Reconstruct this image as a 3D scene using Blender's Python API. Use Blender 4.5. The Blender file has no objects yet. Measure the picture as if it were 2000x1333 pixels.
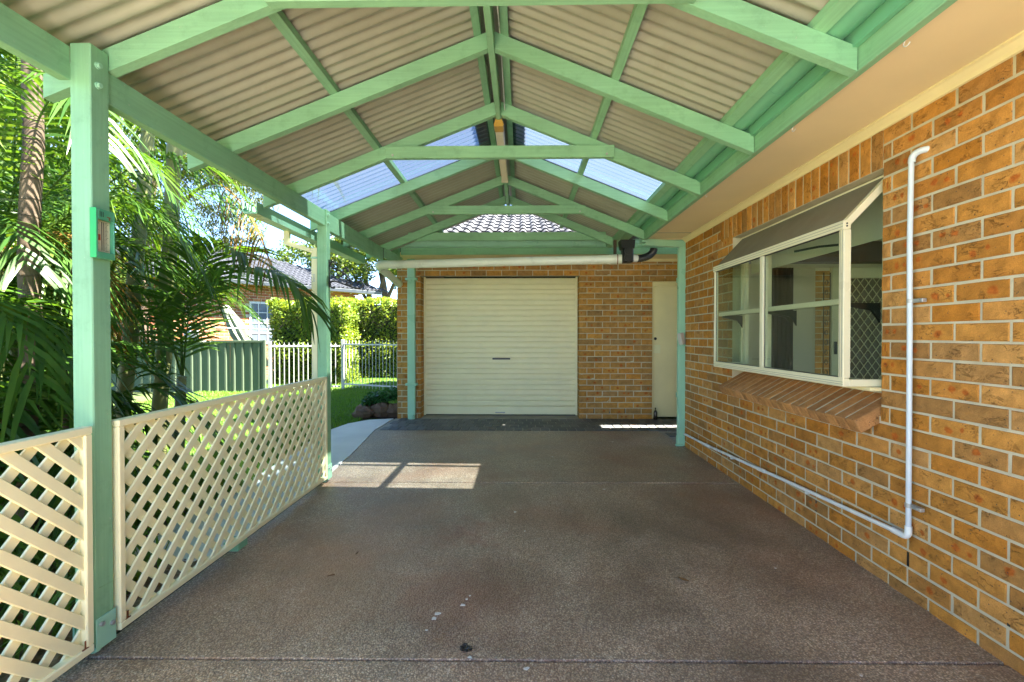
import bpy, bmesh, math, random
import numpy as np
from mathutils import Vector, Matrix
R = math.radians
rng = random.Random(7)
nrg = np.random.default_rng(11)
scene = bpy.context.scene
COL = scene.collection

# ------------------------------------------------------------------ camera, sky, sun, exposure
cam_d = bpy.data.cameras.new("camera")
cam = bpy.data.objects.new("camera", cam_d); COL.objects.link(cam)
cam_d.sensor_width = 36.0; cam_d.lens = 36.0*889/2000
cam_d.shift_x = -0.002; cam_d.clip_start = 0.05; cam_d.clip_end = 1500
cam.location = (0, 0, 1.30)
cam.rotation_euler = (R(90-0.612), 0, math.atan(15/889))
scene.camera = cam

SUN_EL, SUN_AZ = 58.0, 98.0          # azimuth clockwise from +Y
world = bpy.data.worlds.new("World"); scene.world = world; world.use_nodes = True
wn = world.node_tree.nodes; wl = world.node_tree.links
wn.clear()
sky = wn.new("ShaderNodeTexSky"); sky.sky_type = 'NISHITA'; sky.sun_disc = False
sky.sun_elevation = R(SUN_EL); sky.sun_rotation = R(SUN_AZ)
sky.dust_density = 0.0; sky.air_density = 0.75; sky.ozone_density = 3.5; sky.altitude = 1000
bg = wn.new("ShaderNodeBackground"); bg.inputs[1].default_value = 0.075
wo = wn.new("ShaderNodeOutputWorld")
wl.new(sky.outputs[0], bg.inputs[0]); wl.new(bg.outputs[0], wo.inputs[0])
sun_d = bpy.data.lights.new("sun", 'SUN'); sun_d.energy = 5.0; sun_d.angle = R(0.5); sun_d.color = (1, .93, .82)
sun = bpy.data.objects.new("sun", sun_d); COL.objects.link(sun)
sdir = Vector((math.sin(R(SUN_AZ))*math.cos(R(SUN_EL)), math.cos(R(SUN_AZ))*math.cos(R(SUN_EL)), math.sin(R(SUN_EL))))
sun.rotation_euler = sdir.to_track_quat('Z', 'Y').to_euler(); sun.location = (20, 0, 30)
vs = scene.view_settings
vs.view_transform = 'Standard'; vs.look = 'None'; vs.exposure = 3.55; vs.gamma = 1.0; vs.use_curve_mapping = False
cy = scene.cycles
cy.max_bounces = 12; cy.diffuse_bounces = 6; cy.glossy_bounces = 4; cy.transmission_bounces = 6; cy.transparent_max_bounces = 16
cy.caustics_reflective = False; cy.caustics_refractive = False
cy.use_denoising = True; cy.sample_clamp_indirect = 8.0

# ------------------------------------------------------------------ materials
class NT:
    def __init__(s, name):
        s.m = bpy.data.materials.new(name); s.m.use_nodes = True
        s.n = s.m.node_tree.nodes; s.l = s.m.node_tree.links; s.n.clear()
        s.out = s.n.new("ShaderNodeOutputMaterial")
    def new(s, t, **kw):
        nd = s.n.new("ShaderNode"+t)
        for k, v in kw.items():
            if k.startswith('i_'):
                key = k[2:]
                key = int(key) if key.isdigit() else key.replace('_', ' ')
                if hasattr(v, 'is_linked') or isinstance(v, bpy.types.NodeSocket): s.l.new(v, nd.inputs[key])
                else: nd.inputs[key].default_value = v
            else: setattr(nd, k, v)
        return nd
    def link(s, a, b): s.l.new(a, b)
    def math(s, op, a, b=None, c=None, clamp=False):
        nd = s.n.new("ShaderNodeMath"); nd.operation = op; nd.use_clamp = clamp
        for i, v in enumerate((a, b, c)):
            if v is None: continue
            if isinstance(v, (int, float)): nd.inputs[i].default_value = v
            else: s.l.new(v, nd.inputs[i])
        return nd.outputs[0]
    def mix(s, f, a, b, mode='MIX'):
        nd = s.n.new("ShaderNodeMix"); nd.data_type = 'RGBA'; nd.blend_type = mode
        for i, v in ((0, f), (6, a), (7, b)):
            if isinstance(v, (int, float)): nd.inputs[i].default_value = v
            elif isinstance(v, tuple): nd.inputs[i].default_value = (*v[:3], 1)
            else: s.l.new(v, nd.inputs[i])
        return nd.outputs[2]
    def ramp(s, f, stops, interp='LINEAR'):
        nd = s.n.new("ShaderNodeValToRGB"); cr = nd.color_ramp; cr.interpolation = interp
        while len(cr.elements) < len(stops): cr.elements.new(.5)
        for e, (p, c) in zip(cr.elements, stops):
            e.position = p; e.color = (*c[:3], 1) if isinstance(c, tuple) else (c, c, c, 1)
        s.l.new(f, nd.inputs[0]); return nd.outputs[0]
    def noise(s, vec, scale, detail=3, rough=.55, dist=0):
        nd = s.n.new("ShaderNodeTexNoise"); nd.inputs['Scale'].default_value = scale
        nd.inputs['Detail'].default_value = detail; nd.inputs['Roughness'].default_value = rough; nd.inputs['Distortion'].default_value = dist
        if vec is not None: s.l.new(vec, nd.inputs['Vector'])
        return nd.outputs[0]
    def mapr(s, v, a, b, c=0., d=1.):
        nd = s.n.new("ShaderNodeMapRange"); s.l.new(v, nd.inputs[0])
        for i, x in enumerate((a, b, c, d)): nd.inputs[i+1].default_value = x
        return nd.outputs[0]
    def obj(s): return s.n.new("ShaderNodeTexCoord").outputs['Object']
    def pos(s): return s.n.new("ShaderNodeNewGeometry").outputs['Position']
    def bump(s, h, strength=.3, dist=.01):
        nd = s.n.new("ShaderNodeBump"); nd.inputs['Strength'].default_value = strength; nd.inputs['Distance'].default_value = dist
        s.l.new(h, nd.inputs['Height']); return nd.outputs[0]
    def principled(s, col, rough=.5, normal=None, **kw):
        p = s.n.new("ShaderNodeBsdfPrincipled")
        if isinstance(col, tuple): p.inputs['Base Color'].default_value = (*col[:3], 1)
        else: s.l.new(col, p.inputs['Base Color'])
        if isinstance(rough, (int, float)): p.inputs['Roughness'].default_value = rough
        else: s.l.new(rough, p.inputs['Roughness'])
        if normal is not None: s.l.new(normal, p.inputs['Normal'])
        for k, v in kw.items(): p.inputs[k.replace('_', ' ')].default_value = v
        s.l.new(p.outputs[0], s.out.inputs[0]); return p

def plain(name, col, rough=.5, var=.12, scale=6, bump=.15, bscale=60, dirt=0., metal=0., spec=.5):
    t = NT(name); v = t.pos()
    n1 = t.noise(v, scale, 4); n2 = t.noise(v, bscale, 2)
    f = t.mapr(n1, .25, .75, 1-var, 1+var)
    c = t.mix(1.0, col, t.new("CombineColor", i_Red=f, i_Green=f, i_Blue=f).outputs[0], 'MULTIPLY')
    if dirt:
        n3 = t.noise(v, scale*.6, 6, .65)
        c = t.mix(t.mapr(n3, .52, .8, 0, dirt), c, tuple(x*.35 for x in col))
    t.principled(c, t.mapr(n1, .3, .7, max(rough-.08, .02), min(rough+.08, 1)), t.bump(n2, bump, .004), Metallic=metal, Specular_IOR_Level=spec)
    return t.m

def timber_mat(name, col, axis=1):
    t = NT(name); v = t.pos()
    mp = t.new("Mapping"); sc3 = [70., 70., 70.]; sc3[axis] = 2.2; mp.inputs['Scale'].default_value = sc3; t.link(v, mp.inputs[0])
    grain = t.noise(mp.outputs[0], 1.0, 4, .6, .4)
    n = t.noise(v, 2.2, 5); fine = t.noise(v, 140, 3)
    f = t.math('MULTIPLY', t.mapr(n, .25, .75, .82, 1.12), t.mapr(grain, .3, .7, .90, 1.08))
    c = t.mix(1.0, col, t.new("CombineColor", i_Red=f, i_Green=f, i_Blue=f).outputs[0], 'MULTIPLY')
    d = t.noise(v, 9, 6, .72)
    c = t.mix(t.mapr(d, .54, .8, 0, .5), c, tuple(x*.42 for x in col))
    sc_ = t.noise(v, 40, 4, .7); c = t.mix(t.mapr(sc_, .66, .72, 0, .55), c, (.42, .47, .34))
    ck = t.math('MULTIPLY', t.mapr(grain, .70, .76), t.mapr(t.noise(v, 3.1, 2), .5, .6)); c = t.mix(t.math('MULTIPLY', ck, .7), c, (.05, .10, .06))
    h = t.math('ADD', t.math('MULTIPLY', grain, .8), t.math('MULTIPLY', fine, .3))
    t.principled(c, t.mapr(d, .3, .7, .40, .62), t.bump(h, .35, .004), Specular_IOR_Level=.4)
    return t.m

M = {}
for k_, a_ in (('mint_x',0),('mint',1),('mint_z',2)): M[k_] = timber_mat(k_+'_painted_timber', (.235, .46, .262), a_)
M['mint_metal'] = plain("mint_painted_metal", (.33, .60, .42), .32, .06, 4, .03)
M['mint_dark'] = plain("mint_gutter_metal", (.16, .42, .25), .35, .08, 4, .05)
M['cream_pvc'] = plain("cream_plastic", (.88, .82, .50), .38, .05, 5, .05, dirt=.12)
M['cream_alu'] = plain("cream_aluminium", (.76, .70, .48), .35, .04, 5, .03)
M['cream_door'] = plain("cream_steel_door", (.88, .82, .52), .42, .05, 3, .08, 4, dirt=.10)
M['cream_paint'] = plain("cream_painted_board", (.86, .74, .40), .5, .06, 3, .08)
M['soffit'] = plain("beige_soffit_board", (.82, .67, .38), .7, .07, 1.5, .06)
M['white_pvc'] = plain("white_pipe_plastic", (.78, .80, .78), .3, .04, 5, .03, dirt=.1)
M['pipe_cream'] = plain("off_white_storm_pipe", (.80, .82, .70), .32, .05, 5, .03, dirt=.12)
M['conduit'] = plain("pale_grey_conduit", (.60, .66, .70), .35, .04, 8, .03)
M['black'] = plain("black_plastic", (.012, .012, .012), .4, .1, 6, .05)
M['iron'] = plain("black_iron", (.015, .013, .012), .45, .1, 20, .2)
M['galv'] = plain("galvanised_steel", (.45, .45, .43), .45, .15, 12, .1, metal=.6)
M['rust'] = plain("rusty_steel", (.20, .065, .015), .85, .45, 30, .4)
M['white_paint'] = plain("white_painted_steel", (.62, .62, .60), .4, .06, 6, .04)
M['fence_green'] = plain("green_steel_fence", (.085, .115, .075), .7, .06, 3, .03, spec=.15)
M['red_label'] = plain("red_marker", (.45, .06, .015), .5, .05)
M['thermo'] = plain("green_thermometer_case", (.015, .36, .075), .4, .06, 9, .1)
M['thermo_face'] = plain("teal_thermometer_face", (.07, .30, .16), .45, .06, 9, .1)
M['scale'] = plain("cream_scale", (.62, .55, .36), .5, .06, 30, .05)
M['orange_cap'] = plain("yellowed_plastic_cap", (.46, .26, .045), .45, .1, 20, .05)
M['diffuser'] = plain("yellowed_light_diffuser", (.80, .68, .50), .35, .06, 9, .03)
M['curtain'] = plain("dark_curtain", (.045, .038, .04), .9, .15, 12, .2)
M['blind'] = plain("pale_roller_blind", (.66, .68, .55), .8, .03, 4, .05)
M['interior'] = plain("interior_plaster", (.76, .69, .54), .8, .04, 3, .03)
M['int_floor'] = plain("interior_floor", (.38, .30, .23), .5, .1, 3, .05)
M['dark_timber'] = plain("dark_timber_pelmet", (.07, .035, .02), .5, .15, 10, .1)
M['bark_dead'] = plain("dead_leaf", (.17, .085, .03), .8, .3, 30, .2)
M['umbrella'] = plain("faded_green_canvas", (.17, .20, .14), .85, .12, 8, .2)
M['rock'] = plain("garden_rock", (.12, .072, .045), .9, .5, 7, .8, 25)
M['soil'] = plain("garden_soil", (.085, .055, .035), .95, .4, 9, .8, 40)
M['concrete'] = plain("pale_concrete_path", (.70, .69, .64), .8, .13, 1.6, .3, 60, dirt=.18)
M['slab_edge'] = plain("threshold_concrete", (.28, .26, .21), .85, .2, 5, .4, 50, dirt=.3)
M['bin'] = plain("dark_green_bin", (.012, .035, .022), .45, .1, 8, .05)

def mortar_mat():
    t = NT("cream_mortar"); v = t.pos()
    n = t.noise(v, 9, 5); n2 = t.noise(v, 160, 3)
    c = t.mix(t.mapr(n, .3, .75), (.60, .54, .39), (.46, .41, .29))
    t.principled(c, .95, t.bump(n2, .5, .004), Specular_IOR_Level=.15); return t.m
M['mortar'] = mortar_mat()

def brick_mat(name, pal, spot=(.36, .092, .012), spotty=True):
    """ochre clay brick; colour and burnt spots differ from brick to brick"""
    t = NT(name); o = t.obj()
    info = t.new("ObjectInfo").outputs['Random']
    at = t.new("Attribute", attribute_name='rnd').outputs['Fac']
    r = t.math('FRACT', t.math('ADD', info, at))
    w = t.new("TexWhiteNoise", noise_dimensions='1D'); t.link(r, w.inputs['W'])
    sep = t.new("SeparateColor"); t.link(w.outputs['Color'], sep.inputs[0])
    r1, r2, r3 = sep.outputs[0], sep.outputs[1], sep.outputs[2]
    off = t.new("VectorMath", operation='SCALE'); t.link(w.outputs['Color'], off.inputs[0]); off.inputs['Scale'].default_value = 37.
    vec = t.new("VectorMath", operation='ADD'); t.link(o, vec.inputs[0]); t.link(off.outputs[0], vec.inputs[1]); vec = vec.outputs[0]
    base = t.ramp(r1, [(i/(len(pal)-1), c) for i, c in enumerate(pal)])
    n = t.noise(vec, 16, 5, .6)
    f = t.mapr(n, .25, .75, .68, 1.22)
    base = t.mix(1.0, base, t.new("CombineColor", i_Red=f, i_Green=f, i_Blue=f).outputs[0], 'MULTIPLY')
    fine = t.noise(vec, 260, 2, .5)
    g = t.mapr(fine, .3, .7, .84, 1.12)
    base = t.mix(1.0, base, t.new("CombineColor", i_Red=g, i_Green=g, i_Blue=g).outputs[0], 'MULTIPLY')
    # drag cracks of a rock-faced brick
    mp = t.new("Mapping"); mp.inputs['Scale'].default_value = (1, 1, 2.1); t.link(vec, mp.inputs[0])
    cr = t.noise(mp.outputs[0], 19, 4, .62, .9)
    crk = t.math('ABSOLUTE', t.math('SUBTRACT', cr, .5))
    crk = t.mapr(crk, 0., .022, 1., 0.)
    crk = t.math('MULTIPLY', crk, t.mapr(t.noise(vec, 11, 2), .50, .62))
    if spotty:
        sx = t.new("SeparateXYZ"); t.link(o, sx.inputs[0])
        dn = t.math('MULTIPLY', t.math('SUBTRACT', t.noise(vec, 42, 4, .65), .5), .036)
        def spotmask(cx, cz, rad, on):
            dx = t.math('SUBTRACT', sx.outputs[0], cx); dz = t.math('MULTIPLY', t.math('SUBTRACT', sx.outputs[2], cz), 1.15)
            d = t.math('ADD', t.math('SQRT', t.math('ADD', t.math('MULTIPLY', dx, dx), t.math('MULTIPLY', dz, dz))), dn)
            m = t.new("MapRange", interpolation_type='SMOOTHSTEP'); t.link(d, m.inputs[0]); 
            t.link(rad, m.inputs[1]); t.link(t.math('MULTIPLY', rad, .45), m.inputs[2])
            return t.math('MULTIPLY', m.outputs[0], on)
        on1 = t.math('GREATER_THAN', r2, .62); on2 = t.math('GREATER_THAN', r2, .84)
        cx1 = t.mapr(r3, 0, 1, -.075, .05)
        m1 = spotmask(cx1, t.mapr(r1, 0, 1, -.012, .012), t.mapr(r3, 0, 1, .018, .030), on1)
        m2 = spotmask(t.math('ADD', cx1, .062), t.mapr(r3, 0, 1, .01, -.01), t.mapr(r1, 0, 1, .012, .022), on2)
        m = t.math('MAXIMUM', m1, m2)
        sc = t.mix(t.mapr(t.noise(vec, 60, 3), .35, .65), spot, tuple(x*1.45 for x in spot))
        base = t.mix(t.math('MULTIPLY', m, .95), base, sc)
    base = t.mix(t.math('MULTIPLY', crk, .5), base, (.14, .075, .025))
    sp = t.new("TexVoronoi", feature='F1'); sp.inputs['Scale'].default_value = 55; t.link(vec, sp.inputs['Vector'])
    spk = t.math('MULTIPLY', t.math('LESS_THAN', sp.outputs['Distance'], .17), t.mapr(t.noise(vec, 30, 1), .52, .6))
    base = t.mix(t.math('MULTIPLY', spk, .8), base, (.06, .055, .045))
    h = t.math('ADD', t.math('MULTIPLY', n, .8), t.math('ADD', t.math('MULTIPLY', fine, .14), t.math('MULTIPLY', crk, -.5)))
    t.principled(base, .86, t.bump(h, .9, .009), Specular_IOR_Level=.25); return t.m
OCHRE = [(.40, .165, .028), (.54, .235, .042), (.58, .265, .058), (.47, .185, .024), (.42, .215, .070), (.60, .30, .085), (.52, .20, .026), (.33, .165, .050), (.46, .22, .06)]
OCHRE2 = [(.42, .20, .042), (.54, .27, .065), (.32, .18, .065), (.60, .29, .06), (.48, .25, .07), (.38, .22, .085), (.58, .25, .042)]
M['brick'] = brick_mat("ochre_brick", OCHRE)
M['brick2'] = brick_mat("brown_ochre_brick", OCHRE2)
M['brick_red'] = brick_mat("orange_red_brick", [(.42, .16, .06), (.48, .22, .09), (.30, .09, .05), (.45, .17, .06), (.24, .07, .05)], spotty=False)
M['sillbrick'] = brick_mat("sill_brick", [(.50, .235, .075), (.56, .27, .09), (.42, .20, .07), (.58, .29, .11)])

def aggregate_mat():
    t = NT("exposed_aggregate"); v = t.pos()
    vo = t.new("TexVoronoi", feature='F1'); vo.inputs['Scale'].default_value = 135; t.link(v, vo.inputs['Vector'])
    sep = t.new("SeparateColor"); t.link(vo.outputs['Color'], sep.inputs[0])
    peb = t.ramp(sep.outputs[0], [(0, (.25, .18, .122)), (.25, (.44, .325, .22)), (.5, (.53, .395, .27)), (.7, (.38, .315, .245)), (.86, (.60, .475, .33)), (1, (.70, .60, .46))])
    v2 = t.new("TexVoronoi", feature='F1'); v2.inputs['Scale'].default_value = 88; t.link(v, v2.inputs['Vector'])
    s2 = t.new("SeparateColor"); t.link(v2.outputs['Color'], s2.inputs[0])
    big = t.math('MULTIPLY', t.math('GREATER_THAN', s2.outputs[1], .74), t.math('LESS_THAN', v2.outputs['Distance'], .42))
    peb = t.mix(big, peb, t.ramp(s2.outputs[0], [(0, (.15, .11, .08)), (.35, (.44, .33, .23)), (.7, (.30, .265, .23)), (1, (.55, .48, .37))]))
    edge = t.math('MULTIPLY', t.mapr(vo.outputs['Distance'], .34, .60), t.math('SUBTRACT', 1., big))
    c = t.mix(t.math('MULTIPLY', edge, .8), peb, (.17, .122, .084))
    st = t.noise(v, .9, 5, .6, .4)
    c = t.mix(t.mapr(st, .48, .66, 0, .5), c, (.24, .10, .05))
    sx = t.new("SeparateXYZ"); t.link(v, sx.inputs[0]); wob = t.math('MULTIPLY', t.math('SUBTRACT', t.noise(v, 4.5, 7, .72), .5), .95)
    for (px, py, rad, col, amt) in ((-.25,2.30,.42,(.20,.085,.045),.55),(-.36,3.0,.22,(.23,.08,.05),.5),(.55,2.35,.30,(.13,.075,.045),.5),(1.15,3.1,.5,(.11,.07,.045),.55),(.2,3.3,.35,(.20,.10,.06),.35),(-1.05,2.55,.6,(.40,.21,.105),.5),(-.9,3.3,.4,(.34,.19,.11),.4),(.9,1.7,.35,(.12,.085,.06),.5),(.1,5.3,.5,(.33,.22,.15),.35)):  # stains, plus an orange patch by the lattice painting warm light on the floor
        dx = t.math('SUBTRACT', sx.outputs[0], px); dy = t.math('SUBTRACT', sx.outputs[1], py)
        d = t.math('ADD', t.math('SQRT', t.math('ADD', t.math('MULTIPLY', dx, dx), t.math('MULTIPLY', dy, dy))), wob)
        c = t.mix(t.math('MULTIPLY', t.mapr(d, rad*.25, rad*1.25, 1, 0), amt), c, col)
    st2 = t.noise(v, 2.3, 4, .6)
    f = t.mapr(st2, .3, .7, .72, 1.22)
    c = t.mix(1.0, c, t.new("CombineColor", i_Red=f, i_Green=f, i_Blue=f).outputs[0], 'MULTIPLY')
    h = t.math('ADD', t.math('SUBTRACT', 1., vo.outputs['Distance']), t.math('MULTIPLY', big, .5))
    t.principled(c, t.mapr(st2, .3, .7, .30, .50), t.bump(h, .55, .006), Specular_IOR_Level=.5); return t.m
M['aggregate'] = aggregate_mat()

def paver_mat():
    t = NT("charcoal_paver"); o = t.pos()
    r = t.new("ObjectInfo").outputs['Random']
    c = t.ramp(r, [(0, (.075, .078, .078)), (.5, (.105, .108, .106)), (1, (.14, .14, .132))])
    n = t.noise(o, 45, 4)
    f = t.mapr(n, .3, .7, .8, 1.2)
    c = t.mix(1.0, c, t.new("CombineColor", i_Red=f, i_Green=f, i_Blue=f).outputs[0], 'MULTIPLY')
    t.principled(c, .6, t.bump(n, .4, .004)); return t.m
M['paver'] = paver_mat()

def sheet_mat():
    t = NT("beige_steel_sheet"); v = t.pos()
    n = t.noise(v, 3, 4); d = t.noise(v, 26, 4)
    c = t.mix(t.mapr(n, .3, .7), (.30, .30, .225), (.365, .36, .275))
    c = t.mix(t.mapr(d, .60, .8, 0, .35), c, (.26, .23, .15))
    wm = t.noise(v, 1.6, 6, .7, .8); c = t.mix(t.mapr(wm, .52, .66, 0, .32), c, (.24, .215, .15))
    t.principled(c, .30, None, Specular_IOR_Level=.45); return t.m
M['sheet'] = sheet_mat()

def clear_sheet():
    t = NT("clear_corrugated_plastic")
    lw = t.new("LayerWeight"); lw.inputs['Blend'].default_value = .5
    k = t.math('POWER', lw.outputs['Facing'], 1.6)
    g = t.new("BsdfGlossy"); g.inputs['Roughness'].default_value = .15; g.inputs['Color'].default_value = (.8, .9, 1, 1)
    tr = t.new("BsdfTransparent"); t.link(t.mix(k, (.40, .48, .54), (.07, .13, .22)), tr.inputs[0])
    tl = t.new("BsdfTranslucent"); t.link(t.mix(k, (.068, .088, .118), (.012, .032, .072)), tl.inputs[0])
    m0 = t.new("MixShader"); m0.inputs[0].default_value = .62; t.link(tr.outputs[0], m0.inputs[1]); t.link(tl.outputs[0], m0.inputs[2])
    m1 = t.new("MixShader"); t.link(t.math('MULTIPLY', lw.outputs['Fresnel'], .25), m1.inputs[0]); t.link(m0.outputs[0], m1.inputs[1]); t.link(g.outputs[0], m1.inputs[2])
    t.link(m1.outputs[0], t.out.inputs[0]); return t.m
M['clear_sheet'] = clear_sheet()

def glass_mat(name="window_glass", tint=(.86, .90, .86), refl=1.0):
    t = NT(name)
    fr = t.new("Fresnel"); fr.inputs[0].default_value = 1.5
    tr = t.new("BsdfTransparent"); tr.inputs[0].default_value = (*tint, 1)
    g = t.new("BsdfGlossy"); g.inputs['Roughness'].default_value = .01
    bf = t.new("NewGeometry").outputs['Backfacing']
    m = t.new("MixShader"); t.link(t.math('MULTIPLY', t.math('MULTIPLY', fr.outputs[0], refl, clamp=True), t.math('SUBTRACT', 1., bf)), m.inputs[0]); t.link(tr.outputs[0], m.inputs[1]); t.link(g.outputs[0], m.inputs[2])
    t.link(m.outputs[0], t.out.inputs[0]); return t.m
M['glass'] = glass_mat()
M['glass_dusty'] = None

def dusty_glass():
    t = NT("dusty_roof_glass"); v = t.pos()
    n = t.noise(v, 7, 5)
    tr = t.new("BsdfTransparent"); tr.inputs[0].default_value = (.6, .6, .55, 1)
    d = t.new("BsdfDiffuse"); t.link(t.mix(n, (.30, .26, .19), (.42, .38, .29)), d.inputs[0])
    g = t.new("BsdfGlossy"); g.inputs['Roughness'].default_value = .15
    m = t.new("MixShader"); m.inputs[0].default_value = .55; t.link(tr.outputs[0], m.inputs[1]); t.link(d.outputs[0], m.inputs[2])
    m2 = t.new("MixShader"); m2.inputs[0].default_value = .06; t.link(m.outputs[0], m2.inputs[1]); t.link(g.outputs[0], m2.inputs[2])
    t.link(m2.outputs[0], t.out.inputs[0]); return t.m
M['glass_dusty'] = dusty_glass()

def leaf_mat(name, c1, c2, trans=.45, rough=.4, tcol=None):
    t = NT(name)
    at = t.new("Attribute", attribute_name='rnd').outputs['Fac']
    info = t.new("ObjectInfo").outputs['Random']
    n = t.noise(t.pos(), 1.3, 2)
    f = t.math('ADD', t.math('MULTIPLY', at, .6), t.math('ADD', t.math('MULTIPLY', n, .35), t.math('MULTIPLY', info, .15)))
    c = t.mix(t.mapr(f, .1, .8), c1, c2)
    c = t.mix(t.mapr(f, .78, 1.0, 0, .8), c, (c2[0]*1.7, c2[1]*1.15, c2[2]))
    p = t.new("BsdfPrincipled"); t.link(c, p.inputs['Base Color']); p.inputs['Roughness'].default_value = rough; p.inputs['Specular IOR Level'].default_value = .35
    tl = t.new("BsdfTranslucent"); t.link(t.mix(1.0, c, tcol or (1.7, 1.45, .5), 'MULTIPLY'), tl.inputs[0])
    m = t.new("MixShader"); m.inputs[0].default_value = trans; t.link(p.outputs[0], m.inputs[1]); t.link(tl.outputs[0], m.inputs[2])
    t.link(m.outputs[0], t.out.inputs[0]); return t.m
M['palm'] = leaf_mat("palm_leaf", (.022, .07, .014), (.065, .15, .022), .42, .34)
M['palm_bright'] = leaf_mat("sunny_palm_leaf", (.028, .085, .012), (.065, .145, .018), .42, .36)
M['palm_dry'] = leaf_mat("dry_palm_leaf", (.13, .07, .015), (.24, .14, .03), .35, .6, (1.3, 1.1, .6))
M['gum'] = leaf_mat("gum_leaf", (.06, .09, .025), (.14, .16, .05), .4, .45)
M['hedge'] = leaf_mat("hedge_leaf", (.075, .15, .022), (.22, .30, .045), .45, .35)
M['tree'] = leaf_mat("tree_leaf", (.045, .085, .02), (.10, .16, .03), .4, .4)
M['grass'] = leaf_mat("lawn_grass", (.06, .17, .015), (.14, .29, .035), .4, .5)
M['ivy'] = leaf_mat("ground_cover_leaf", (.015, .07, .02), (.04, .13, .04), .3, .3)
M['strap'] = leaf_mat("strap_leaf", (.07, .16, .025), (.16, .28, .045), .45, .4)
M['stem'] = plain("palm_rachis", (.09, .11, .025), .5, .2, 10, .1)

def palm_bark():
    t = NT("ringed_palm_trunk"); v = t.pos()
    sx = t.new("SeparateXYZ"); t.link(v, sx.inputs[0])
    n = t.noise(v, 5, 4)
    z = t.math('ADD', t.math('MULTIPLY', sx.outputs[2], 9.), t.math('MULTIPLY', n, 1.1))
    ring = t.mapr(t.math('ABSOLUTE', t.math('SUBTRACT', t.math('FRACT', z), .5)), 0, .09, 1, 0)
    c = t.mix(t.mapr(n, .3, .7), (.055, .036, .022), (.13, .095, .06))
    c = t.mix(t.math('MULTIPLY', ring, .7), c, (.05, .035, .02))
    t.principled(c, .85, t.bump(t.math('ADD', n, t.math('MULTIPLY', ring, .6)), .6, .01)); return t.m
M['palm_bark'] = palm_bark()
M['palm_green'] = plain("green_palm_shaft", (.17, .19, .07), .5, .25, 4, .2)
M['bark'] = plain("tree_bark", (.15, .105, .07), .9, .4, 9, .9, 22)
M['litter'] = plain("leaf_mulch", (.24, .165, .10), .95, .55, 35, .9, 60)

def tile_mat():
    t = NT("grey_roof_tile"); v = t.pos(); info = t.new("ObjectInfo").outputs['Random']
    n = t.noise(v, 16, 6, .7)
    c = t.mix(t.mapr(n, .38, .66), (.022, .025, .032), (.105, .105, .11))
    f = t.mapr(info, 0, 1, .8, 1.2)
    c = t.mix(1.0, c, t.new("CombineColor", i_Red=f, i_Green=f, i_Blue=f).outputs[0], 'MULTIPLY')
    t.principled(c, .75, t.bump(n, .4, .006)); return t.m
M['tile'] = tile_mat()

def ground_mat():
    t = NT("lawn_soil"); v = t.pos()
    n = t.noise(v, 3, 5)
    c = t.mix(t.mapr(n, .3, .7), (.04, .075, .015), (.09, .12, .03))
    t.principled(c, .95, t.bump(t.noise(v, 60, 3), .6, .02)); return t.m
M['ground'] = ground_mat()

# ------------------------------------------------------------------ object helpers
WORLD = {}           # world position of each object's origin
def _setup(o, parent, origin):
    COL.objects.link(o); WORLD[o.name] = Vector(origin)
    if parent is not None:
        o.parent = parent; o.location = Vector(origin) - WORLD[parent.name]
    else: o.location = origin
    return o
def thing(name, label, cat, loc=(0, 0, 0), group=None):
    o = bpy.data.objects.new(name, None); o.empty_display_size = .1; _setup(o, None, loc)
    o['label'] = label; o['category'] = cat
    if group: o['group'] = group
    return o
def tag(o, label, cat, group=None):
    o['label'] = label; o['category'] = cat
    if group: o['group'] = group
    return o

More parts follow.
